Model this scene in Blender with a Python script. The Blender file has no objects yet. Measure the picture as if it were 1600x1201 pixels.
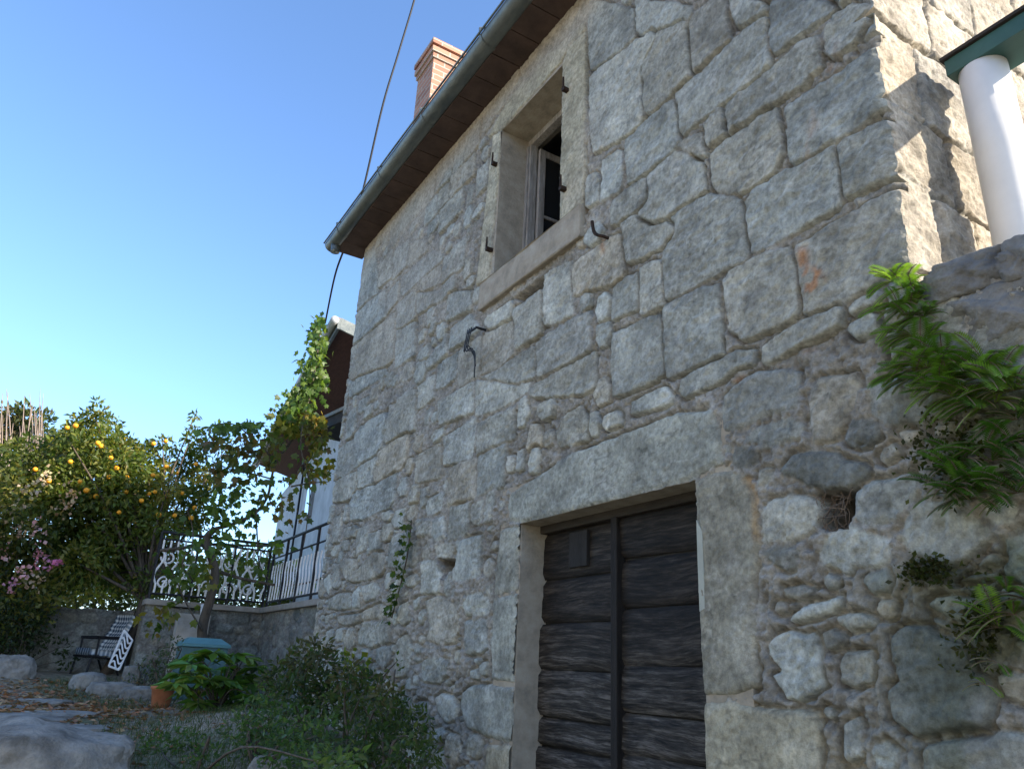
import bpy, bmesh, math, random
import numpy as np
from mathutils import Vector, Matrix
RNG = np.random.default_rng(7); random.seed(7)
C = bpy.context.scene.collection
sc = bpy.context.scene

# ------------------------------------------------------------------ camera, sky, sun, exposure
CZ = 1.4                                   # eye height above the cellar doorstep
RM = np.array([[0.85201274, 0.2233787, 0.47347254],
               [-0.5214103, 0.2809441, 0.80573055],
               [0.04696372, -0.93336615, 0.35583991]])   # rows: world x (into the wall), y (along the wall), z
FPX = 1174.42
cd = bpy.data.cameras.new('camera'); cam = bpy.data.objects.new('camera', cd); C.objects.link(cam)
cd.sensor_width = 36; cd.lens = FPX/1600*36; cd.clip_end = 3000; cd.clip_start = 0.05
_m = Matrix.Identity(4)
for r in range(3):
    _m[r][0] = RM[r][0]; _m[r][1] = -RM[r][1]; _m[r][2] = -RM[r][2]
_m[2][3] = CZ
cam.matrix_world = _m; sc.camera = cam

SUN = Vector((0.35, -0.52, 0.33)).normalized()        # towards the sun
el = math.asin(SUN.z); az = math.atan2(SUN.x, SUN.y)
w = bpy.data.worlds.new("World"); sc.world = w; w.use_nodes = True
nt = w.node_tree; bg = nt.nodes['Background']
sky = nt.nodes.new('ShaderNodeTexSky'); sky.sky_type = 'NISHITA'; sky.sun_disc = False
sky.sun_elevation = el; sky.sun_rotation = az; sky.altitude = 50; sky.air_density = 1.0; sky.dust_density = 1.0; sky.ozone_density = 5.5
nt.links.new(sky.outputs[0], bg.inputs[0]); bg.inputs[1].default_value = 0.15
sl = bpy.data.lights.new('sun', 'SUN'); sl.energy = 4.4; sl.angle = math.radians(0.6); sl.color = (1.0, 0.87, 0.70)
so = bpy.data.objects.new('sun', sl); C.objects.link(so)
so.rotation_euler = SUN.to_track_quat('Z', 'Y').to_euler()
sc.view_settings.view_transform = 'Standard'; sc.view_settings.look = 'None'
sc.view_settings.exposure = 1.43; sc.view_settings.gamma = 1.0
sc.cycles.max_bounces = 6; sc.cycles.transparent_max_bounces = 8

# ------------------------------------------------------------------ measuring helpers
def ray(px, py):
    return RM @ np.array([px-800, py-600.5, FPX])
def at(px, py, x=None, y=None, z=None):    # point of the scene seen at a photo pixel, at a known distance
    r = ray(px, py)
    t = x/r[0] if x is not None else (y/r[1] if y is not None else (z-CZ)/r[2])
    p = r*t; return Vector((p[0], p[1], p[2]+CZ))
def uvf(px, py):                            # facade coordinates
    p = at(px, py, x=2.4); return (p.y, p.z)

# ------------------------------------------------------------------ naming helpers
def tag(o, label=None, cat=None, group=None, kind=None):
    if label: o['label'] = label
    if cat: o['category'] = cat
    if group: o['group'] = group
    if kind: o['kind'] = kind
    return o
def empty(name, loc, label, cat, group=None, rz=0):
    o = bpy.data.objects.new(name, None); C.objects.link(o); o.location = loc; o.rotation_euler = (0, 0, rz)
    o.empty_display_size = 0.1
    return tag(o, label, cat, group)
def link(name, me, mat, parent=None, smooth=False):
    o = bpy.data.objects.new(name, me); C.objects.link(o)
    if mat: me.materials.append(mat)
    if parent is not None:
        o.parent = parent
        if not parent.parent: o.matrix_parent_inverse = Matrix.LocRotScale(parent.location, parent.rotation_euler, None).inverted()
    if smooth:
        me.polygons.foreach_set('use_smooth', [True]*len(me.polygons))
    return o
def fb(name, bm, mat, parent=None, smooth=False):
    me = bpy.data.meshes.new(name); bm.normal_update(); bm.to_mesh(me); bm.free()
    return link(name, me, mat, parent, smooth)
def npmesh(name, V, F, col=None):
    """V (n,3); F (m,k) equal-size faces"""
    me = bpy.data.meshes.new(name); V = np.asarray(V, np.float32); F = np.asarray(F, np.int32)
    me.vertices.add(len(V)); me.vertices.foreach_set('co', V.ravel())
    k = F.shape[1]; me.loops.add(F.size); me.polygons.add(len(F))
    me.loops.foreach_set('vertex_index', F.ravel())
    me.polygons.foreach_set('loop_start', np.arange(0, F.size, k, dtype=np.int32))
    me.polygons.foreach_set('loop_total', np.full(len(F), k, np.int32))
    if col is not None:
        a = me.color_attributes.new('Col', 'FLOAT_COLOR', 'POINT')
        c4 = np.ones((len(V), 4), np.float32); c4[:, :3] = col; a.data.foreach_set('color', c4.ravel())
    me.update(calc_edges=True)
    return me

# ------------------------------------------------------------------ noise
def _h(ix, iy, s):
    n = (ix*374761393 + iy*668265263 + s*974634777) & 0xFFFFFFFF
    n = ((n ^ (n >> 13))*1274126177) & 0xFFFFFFFF
    n = ((n ^ (n >> 16))*2246822519) & 0xFFFFFFFF
    return ((n ^ (n >> 15)) & 0xFFFF)/65535.0
def vn(x, y, s=0):
    fx = np.floor(x); fy = np.floor(y); ix = fx.astype(np.int64)+5000; iy = fy.astype(np.int64)+5000
    tx = x-fx; ty = y-fy; tx = tx*tx*(3-2*tx); ty = ty*ty*(3-2*ty)
    a = _h(ix, iy, s); b = _h(ix+1, iy, s); c = _h(ix, iy+1, s); d = _h(ix+1, iy+1, s)
    return (a+(b-a)*tx)*(1-ty)+(c+(d-c)*tx)*ty
def fbm(x, y, o=4, s=0, g=0.5):
    r = 0; a = 1; t = 0
    for k in range(o):
        r = r+a*vn(x*2**k+17.3*k, y*2**k-9.1*k, s+k); t += a; a *= g
    return r/t-0.5
def ss(a, b, x):
    t = np.clip((x-a)/(b-a), 0, 1); return t*t*(3-2*t)

# ------------------------------------------------------------------ materials
def mat(name, rough=0.85, metallic=0.0, spec=0.3):
    m = bpy.data.materials.new(name); m.use_nodes = True
    b = m.node_tree.nodes['Principled BSDF']; b.inputs['Roughness'].default_value = rough
    b.inputs['Metallic'].default_value = metallic; b.inputs['Specular IOR Level'].default_value = spec
    return m, m.node_tree, b
def N(nt, t, **k):
    n = nt.nodes.new('ShaderNode'+t)
    for a, v in k.items(): setattr(n, a, v)
    return n
def noise_mat(name, c1, c2, scale=8, rough=0.85, bump=0.3, metallic=0, stretch=(1, 1, 1), c3=None, detail=6, bdist=0.01, spec=0.3, bscale=6):
    m, t, b = mat(name, rough, metallic, spec)
    tc = N(t, 'TexCoord'); mp = N(t, 'Mapping'); mp.inputs['Scale'].default_value = stretch
    t.links.new(tc.outputs['Object'], mp.inputs[0])
    n1 = N(t, 'TexNoise'); n1.inputs['Scale'].default_value = scale; n1.inputs['Detail'].default_value = detail; n1.inputs['Roughness'].default_value = 0.65
    t.links.new(mp.outputs[0], n1.inputs[0])
    cr = N(t, 'ValToRGB'); e = cr.color_ramp.elements
    e[0].position = 0.3; e[0].color = (*c1, 1); e[1].position = 0.7; e[1].color = (*c2, 1)
    if c3: x = e.new(0.5); x.color = (*c3, 1)
    t.links.new(n1.outputs[0], cr.inputs[0]); t.links.new(cr.outputs[0], b.inputs['Base Color'])
    if bump:
        n2 = N(t, 'TexNoise'); n2.inputs['Scale'].default_value = scale*bscale; n2.inputs['Detail'].default_value = 5
        t.links.new(mp.outputs[0], n2.inputs[0])
        bp = N(t, 'Bump'); bp.inputs['Strength'].default_value = bump; bp.inputs['Distance'].default_value = bdist
        t.links.new(n2.outputs[0], bp.inputs['Height']); t.links.new(bp.outputs[0], b.inputs['Normal'])
    return m
def attr_mat(name, rough=0.9, nscale=30, namt=0.5, bump=0.5, bdist=0.006, bscale=90):
    m, t, b = mat(name, rough, 0, 0.25)
    at_ = N(t, 'Attribute'); at_.attribute_name = 'Col'
    tc = N(t, 'TexCoord')
    n1 = N(t, 'TexNoise'); n1.inputs['Scale'].default_value = nscale; n1.inputs['Detail'].default_value = 8; n1.inputs['Roughness'].default_value = 0.7
    t.links.new(tc.outputs['Object'], n1.inputs[0])
    mr = N(t, 'MapRange'); mr.inputs['From Min'].default_value = 0.25; mr.inputs['From Max'].default_value = 0.75
    mr.inputs['To Min'].default_value = 1-namt; mr.inputs['To Max'].default_value = 1+namt
    t.links.new(n1.outputs[0], mr.inputs[0])
    mx = N(t, 'VectorMath', operation='SCALE')
    t.links.new(at_.outputs['Color'], mx.inputs[0]); t.links.new(mr.outputs[0], mx.inputs['Scale'])
    t.links.new(mx.outputs[0], b.inputs['Base Color'])
    n2 = N(t, 'TexNoise'); n2.inputs['Scale'].default_value = bscale; n2.inputs['Detail'].default_value = 6; n2.inputs['Roughness'].default_value = 0.7
    t.links.new(tc.outputs['Object'], n2.inputs[0])
    bp = N(t, 'Bump'); bp.inputs['Strength'].default_value = bump; bp.inputs['Distance'].default_value = bdist
    t.links.new(n2.outputs[0], bp.inputs['Height']); t.links.new(bp.outputs[0], b.inputs['Normal'])
    return m
def leaf_mat(name, trans=0.4, rough=0.45):
    m, t, b = mat(name, rough, 0, 0.4)
    a = N(t, 'Attribute'); a.attribute_name = 'Col'
    t.links.new(a.outputs['Color'], b.inputs['Base Color'])
    tr = N(t, 'BsdfTranslucent'); mu = N(t, 'VectorMath', operation='MULTIPLY'); mu.inputs[1].default_value = (1.9, 1.75, 0.7)
    t.links.new(a.outputs['Color'], mu.inputs[0]); t.links.new(mu.outputs[0], tr.inputs[0])
    mx = N(t, 'MixShader'); mx.inputs[0].default_value = trans
    t.links.new(b.outputs[0], mx.inputs[1]); t.links.new(tr.outputs[0], mx.inputs[2])
    t.links.new(mx.outputs[0], t.nodes['Material Output'].inputs[0])
    return m
M = {}
M['stone'] = attr_mat('limestone_masonry', nscale=34, namt=0.55, bump=0.9, bdist=0.012, bscale=62)
M['dressed'] = noise_mat('dressed_stone', (0.23, 0.21, 0.17), (0.40, 0.37, 0.305), 9, 0.9, 0.6, bdist=0.008, c3=(0.335, 0.297, 0.235))
M['coping'] = noise_mat('grey_coping_stone', (0.09, 0.09, 0.088), (0.26, 0.26, 0.25), 9, 0.9, 1.0, c3=(0.17, 0.17, 0.163))
M['rock'] = noise_mat('weathered_rock', (0.11, 0.104, 0.09), (0.36, 0.345, 0.305), 5, 0.92, 1.0, bdist=0.02, c3=(0.235, 0.225, 0.20))
M['zinc'] = noise_mat('weathered_zinc', (0.075, 0.092, 0.095), (0.19, 0.205, 0.185), 7, 0.42, 0.15, 0.45, (1, .5, 1), spec=.5)
M['clay'] = noise_mat('clay_soffit', (0.045, 0.032, 0.028), (0.095, 0.064, 0.054), 5, 0.9, 0.3)
M['tile'] = noise_mat('roof_tile', (0.25, 0.10, 0.06), (0.42, 0.22, 0.13), 6, 0.85, 0.3)
M['soffitbrown'] = noise_mat('dark_timber_soffit', (0.05, 0.018, 0.014), (0.10, 0.04, 0.03), 6, 0.7, 0.2, stretch=(6, 1, 1))
M['iron'] = noise_mat('rusty_iron', (0.02, 0.017, 0.015), (0.07, 0.04, 0.025), 40, 0.7, 0.2, 0.5)
M['blackiron'] = noise_mat('black_painted_iron', (0.012, 0.012, 0.014), (0.03, 0.03, 0.032), 20, 0.5, 0.1, 0.2)
M['whiteiron'] = noise_mat('white_painted_iron', (0.72, 0.72, 0.70), (0.85, 0.85, 0.83), 20, 0.5, 0.1)
M['whitewood'] = noise_mat('flaking_white_paint', (0.17, 0.16, 0.145), (0.40, 0.39, 0.37), 12, 0.7, 0.3, stretch=(4, 4, .6))
M['cable'] = noise_mat('black_cable', (0.012, 0.012, 0.013), (0.02, 0.02, 0.02), 20, 0.6, 0)
M['column'] = noise_mat('white_painted_column', (0.70, 0.70, 0.69), (0.80, 0.80, 0.79), 3, 0.45, 0.05)
M['teal'] = noise_mat('teal_painted_metal', (0.025, 0.075, 0.075), (0.045, 0.12, 0.115), 4, 0.5, 0.1)
M['tealbox'] = noise_mat('teal_sheet_metal', (0.09, 0.22, 0.24), (0.15, 0.31, 0.33), 4, 0.45, 0.1)
M['dark'] = noise_mat('dark_roofing', (0.02, 0.02, 0.02), (0.045, 0.04, 0.04), 8, 0.8, 0.2)
M['plaster'] = noise_mat('grey_plaster', (0.40, 0.40, 0.39), (0.60, 0.60, 0.585), 2.5, 0.92, 0.3)
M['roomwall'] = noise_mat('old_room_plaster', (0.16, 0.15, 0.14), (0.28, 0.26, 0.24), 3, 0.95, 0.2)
M['concrete'] = noise_mat('concrete', (0.22, 0.20, 0.17), (0.36, 0.33, 0.29), 5, 0.95, 0.4)
M['terracotta'] = noise_mat('terracotta', (0.34, 0.12, 0.05), (0.48, 0.19, 0.09), 8, 0.85, 0.2)
M['bark'] = noise_mat('bark', (0.05, 0.04, 0.03), (0.14, 0.115, 0.09), 14, 0.95, 0.6, stretch=(1, 1, .3))
M['palebark'] = noise_mat('pale_bark', (0.12, 0.10, 0.08), (0.24, 0.21, 0.17), 14, 0.95, 0.6, stretch=(1, 1, .3))
M['twig'] = noise_mat('dry_twig', (0.10, 0.075, 0.055), (0.22, 0.17, 0.13), 14, 0.95, 0.3)
M['soil'] = noise_mat('dry_soil', (0.05, 0.04, 0.03), (0.10, 0.08, 0.06), 14, 0.95, 0.3)
M['leaf'] = leaf_mat('green_leaves', 0.5)
M['glossleaf'] = leaf_mat('glossy_leaves', 0.25, 0.35)
M['fern'] = leaf_mat('fern_fronds', 0.42, 0.5)
M['petal'] = leaf_mat('pink_petals', 0.35, 0.6)
M['dryleaf'] = leaf_mat('fallen_leaves', 0.15, 0.8)
M['grass'] = leaf_mat('grass_blades', 0.3, 0.6)
M['orange'] = noise_mat('orange_peel', (0.72, 0.26, 0.015), (0.85, 0.42, 0.03), 6, 0.45, 0.15)
def glass():
    m, t, b = mat('old_window_glass', 0.08, 0, 0.5); b.inputs['Base Color'].default_value = (0.05, 0.055, 0.06, 1)
    b.inputs['Transmission Weight'].default_value = 0.6
    return m
M['glass'] = glass()
def wood_mat():
    m, t, b = mat('weathered_door_planks', 0.8, 0, 0.35)
    tc = N(t, 'TexCoord'); mp = N(t, 'Mapping'); mp.inputs['Scale'].default_value = (3, 1.6, 20)
    a = N(t, 'Attribute'); a.attribute_name = 'Col'
    t.links.new(tc.outputs['Object'], mp.inputs[0])
    ds = N(t, 'TexNoise'); ds.inputs['Scale'].default_value = 1.6; ds.inputs['Detail'].default_value = 3
    t.links.new(tc.outputs['Object'], ds.inputs[0])
    va = N(t, 'VectorMath', operation='MULTIPLY_ADD'); va.inputs[1].default_value = (1, 0.3, 1.6)
    t.links.new(ds.outputs['Color'], va.inputs[0]); t.links.new(mp.outputs[0], va.inputs[2])
    n = N(t, 'TexNoise'); n.inputs['Scale'].default_value = 2.0; n.inputs['Detail'].default_value = 9; n.inputs['Roughness'].default_value = 0.65
    t.links.new(va.outputs[0], n.inputs[0])
    n3 = N(t, 'TexNoise'); n3.inputs['Scale'].default_value = 5.5; n3.inputs['Detail'].default_value = 6; n3.inputs['Roughness'].default_value = 0.7
    t.links.new(va.outputs[0], n3.inputs[0])
    mxv = N(t, 'Mix', data_type='FLOAT'); mxv.inputs[0].default_value = 0.45
    t.links.new(n.outputs[0], mxv.inputs[2]); t.links.new(n3.outputs[0], mxv.inputs[3])
    cr = N(t, 'ValToRGB'); e = cr.color_ramp.elements
    e[0].position = 0.40; e[0].color = (0.08, 0.07, 0.06, 1); e[1].position = 0.66; e[1].color = (3.6, 3.5, 3.35, 1)
    x = e.new(0.5); x.color = (0.75, 0.7, 0.62, 1)
    t.links.new(mxv.outputs[0], cr.inputs[0])
    mu = N(t, 'VectorMath', operation='MULTIPLY'); t.links.new(cr.outputs[0], mu.inputs[0]); t.links.new(a.outputs['Color'], mu.inputs[1])
    t.links.new(mu.outputs[0], b.inputs['Base Color'])
    bp = N(t, 'Bump'); bp.inputs['Strength'].default_value = 0.9; bp.inputs['Distance'].default_value = 0.008
    t.links.new(mxv.outputs[0], bp.inputs['Height']); t.links.new(bp.outputs[0], b.inputs['Normal'])
    return m
M['wood'] = wood_mat()
def brick_mat():
    m, t, b = mat('chimney_bricks', 0.9)
    tc = N(t, 'TexCoord'); mp = N(t, 'Mapping'); mp.inputs['Rotation'].default_value = (math.radians(90), 0, 0)
    sx = N(t, 'SeparateXYZ'); t.links.new(tc.outputs['Object'], sx.inputs[0])
    ad = N(t, 'Math', operation='ADD'); t.links.new(sx.outputs[0], ad.inputs[0]); t.links.new(sx.outputs[1], ad.inputs[1])
    cx = N(t, 'CombineXYZ'); t.links.new(ad.outputs[0], cx.inputs[0]); t.links.new(sx.outputs[2], cx.inputs[1])
    br = N(t, 'TexBrick'); br.inputs['Scale'].default_value = 1.0
    br.inputs['Brick Width'].default_value = 0.25; br.inputs['Row Height'].default_value = 0.075; br.inputs['Mortar Size'].default_value = 0.009
    br.inputs['Color1'].default_value = (0.40, 0.21, 0.145, 1); br.inputs['Color2'].default_value = (0.25, 0.125, 0.09, 1); br.inputs['Mortar'].default_value = (0.36, 0.32, 0.27, 1)
    t.links.new(cx.outputs[0], br.inputs[0]); t.links.new(br.outputs[0], b.inputs['Base Color'])
    bp = N(t, 'Bump'); bp.inputs['Strength'].default_value = 0.6; bp.inputs['Distance'].default_value = -0.012
    t.links.new(br.outputs[1], bp.inputs['Height']); t.links.new(bp.outputs[0], b.inputs['Normal'])
    return m
M['brick'] = brick_mat()
def check_mat():
    m, t, b = mat('checked_cushion', 0.9)
    a = N(t, 'Attribute'); a.attribute_name = 'Col'; t.links.new(a.outputs['Color'], b.inputs['Base Color'])
    return m
M['check'] = check_mat()
def ground_mat():
    m, t, b = mat('yard_soil_and_grass', 0.95)
    tc = N(t, 'TexCoord')
    n1 = N(t, 'TexNoise'); n1.inputs['Scale'].default_value = 0.9; n1.inputs['Detail'].default_value = 7; n1.inputs['Roughness'].default_value = 0.65
    n2 = N(t, 'TexNoise'); n2.inputs['Scale'].default_value = 22; n2.inputs['Detail'].default_value = 6
    for n in (n1, n2): t.links.new(tc.outputs['Object'], n.inputs[0])
    cr = N(t, 'ValToRGB'); e = cr.color_ramp.elements
    e[0].position = 0.38; e[0].color = (0.115, 0.125, 0.065, 1); e[1].position = 0.62; e[1].color = (0.33, 0.265, 0.20, 1)
    t.links.new(n1.outputs[0], cr.inputs[0])
    mr = N(t, 'MapRange'); mr.inputs['From Min'].default_value = .3; mr.inputs['From Max'].default_value = .7; mr.inputs['To Min'].default_value = .5; mr.inputs['To Max'].default_value = 1.5
    t.links.new(n2.outputs[0], mr.inputs[0])
    mx = N(t, 'VectorMath', operation='SCALE'); t.links.new(cr.outputs[0], mx.inputs[0]); t.links.new(mr.outputs[0], mx.inputs['Scale'])
    t.links.new(mx.outputs[0], b.inputs['Base Color'])
    bp = N(t, 'Bump'); bp.inputs['Strength'].default_value = 0.8; bp.inputs['Distance'].default_value = 0.03
    t.links.new(n2.outputs[0], bp.inputs['Height']); t.links.new(bp.outputs[0], b.inputs['Normal'])
    return m
M['ground'] = ground_mat()

# ------------------------------------------------------------------ mesh helpers
def box(bm, lo, hi, bev=0.0, rot=None, jit=0.0):
    lo = Vector(lo); hi = Vector(hi); c = (lo+hi)/2; s = hi-lo
    r = bmesh.ops.create_cube(bm, size=1.0); vs = r['verts']
    for v in vs: v.co = Vector((v.co.x*s.x, v.co.y*s.y, v.co.z*s.z))
    if bev:
        es = list({e for v in vs for e in v.link_edges})
        q = bmesh.ops.bevel(bm, geom=es, offset=bev, segments=2, affect='EDGES', profile=0.6)
        vs = list({v for f in q['faces'] for v in f.verts} | {v for v in vs if v.is_valid})
    for v in vs:
        if rot: v.co = rot @ v.co
        v.co += c
        if jit: v.co += Vector((random.uniform(-jit, jit), random.uniform(-jit, jit), random.uniform(-jit, jit)))
    return vs
def tube(bm, pts, r, n=6, cap=True):
    pts = [Vector(p) for p in pts]; rr = r if hasattr(r, '__len__') else [r]*len(pts)
    rings = []; prev = None
    for i, p in enumerate(pts):
        d = (pts[min(i+1, len(pts)-1)]-pts[max(i-1, 0)])
        if d.length < 1e-7: d = Vector((0, 0, 1))
        d.normalize()
        a = Vector((0, 0, 1)) if abs(d.z) < 0.9 else Vector((1, 0, 0))
        if prev is not None: a = prev
        u = (a-d*a.dot(d)); u = u.normalized() if u.length > 1e-6 else d.orthogonal().normalized()
        v = d.cross(u); prev = u
        rings.append([bm.verts.new(p+(u*math.cos(2*math.pi*k/n)+v*math.sin(2*math.pi*k/n))*rr[i]) for k in range(n)])
    for a, b in zip(rings, rings[1:]):
        for k in range(n): bm.faces.new((a[k], a[(k+1) % n], b[(k+1) % n], b[k]))
    if cap:
        bm.faces.new(rings[0][::-1]); bm.faces.new(rings[-1])
def smoothpath(pts, n=8):
    pts = [Vector(p) for p in pts]; P = [pts[0]*2-pts[1]]+pts+[pts[-1]*2-pts[-2]]; out = []
    for i in range(1, len(P)-2):
        for k in range(n):
            t = k/n; a, b, c, d = P[i-1:i+3]
            out.append(0.5*((2*b)+(c-a)*t+(2*a-5*b+4*c-d)*t*t+(3*b-a-3*c+d)*t**3))
    out.append(pts[-1]); return out
def rockmesh(name, c, s, m, parent=None, seed=0, rough=0.25, box_=0.0, sub=4, rz=0.0):
    bm = bmesh.new(); bmesh.ops.create_icosphere(bm, subdivisions=sub, radius=1)
    rnd = random.Random(seed); ph = [rnd.uniform(0, 50) for _ in range(6)]
    co = np.array([v.co[:] for v in bm.verts])
    if box_:
        mx = np.abs(co).max(1, keepdims=True); co = co*(1-box_)+co/mx*box_*0.85
    d = fbm(co[:, 0]*1.3+ph[0]+co[:, 2]*.7, co[:, 1]*1.3+ph[1]-co[:, 2]*1.1, 5, seed)
    d2 = np.abs(fbm(co[:, 0]*2.3+ph[2]-co[:, 2], co[:, 1]*2.3+ph[3]+co[:, 2]*1.7, 4, seed+9))
    d3 = fbm(co[:, 0]*6+ph[4]+co[:, 2]*4, co[:, 1]*6+ph[5]-co[:, 2]*5, 4, seed+5); co = co*(1+rough*2*d-rough*d2+rough*.45*d3)[:, None]*np.array(s)
    cr, sr = math.cos(rz), math.sin(rz); co = np.stack([co[:, 0]*cr-co[:, 1]*sr, co[:, 0]*sr+co[:, 1]*cr, co[:, 2]], 1)+np.array(c)
    for v, q in zip(bm.verts, co): v.co = q
    return fb(name, bm, m, parent, True)

def G(x, y):
    """height of the yard"""
    x = np.asarray(x, float); y = np.asarray(y, float)
    z = 0.55*ss(1.0, 5.5, y)+0.25*ss(5, 9.5, y)+0.28*ss(9.5, 13, y)
    z = z+0.22*ss(0.9, 2.2, x)*ss(4.0, 5.2, y)*(1-ss(7.5, 10, y))
    z = z-0.3*ss(3, 12, -x)
    return z+0.10*fbm(x*.9+3, y*.9, 4, 51)+0.03*fbm(x*5, y*5, 3, 52)
def Gz(x, y): return float(G(np.array([x]), np.array([y]))[0])

# ground: one sheet to the horizon
def ground():
    g = np.concatenate([-np.geomspace(600, 8, 26), np.linspace(-7.5, 7.5, 190), np.geomspace(8, 600, 26)])
    h = np.concatenate([-np.geomspace(600, 4, 26), np.linspace(-3.5, 17, 240), np.geomspace(18, 600, 24)])
    X, Y = np.meshgrid(g, h, indexing='ij'); Z = G(X, Y)
    far = ss(18, 40, np.hypot(X, Y)); Z = Z*(1-far)+0.4*far
    Z = Z-1.5*ss(2.55, 2.75, X)*(Y < 8.6)*(Y > -3.4)
    V = np.stack([X, Y, Z], -1).reshape(-1, 3); n, k = X.shape
    i = np.arange(n*k).reshape(n, k); F = np.stack([i[:-1, :-1], i[1:, :-1], i[1:, 1:], i[:-1, 1:]], -1).reshape(-1, 4)
    tag(link('ground', npmesh('ground', V, F), M['ground'], None, True), kind='structure')
ground()

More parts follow.
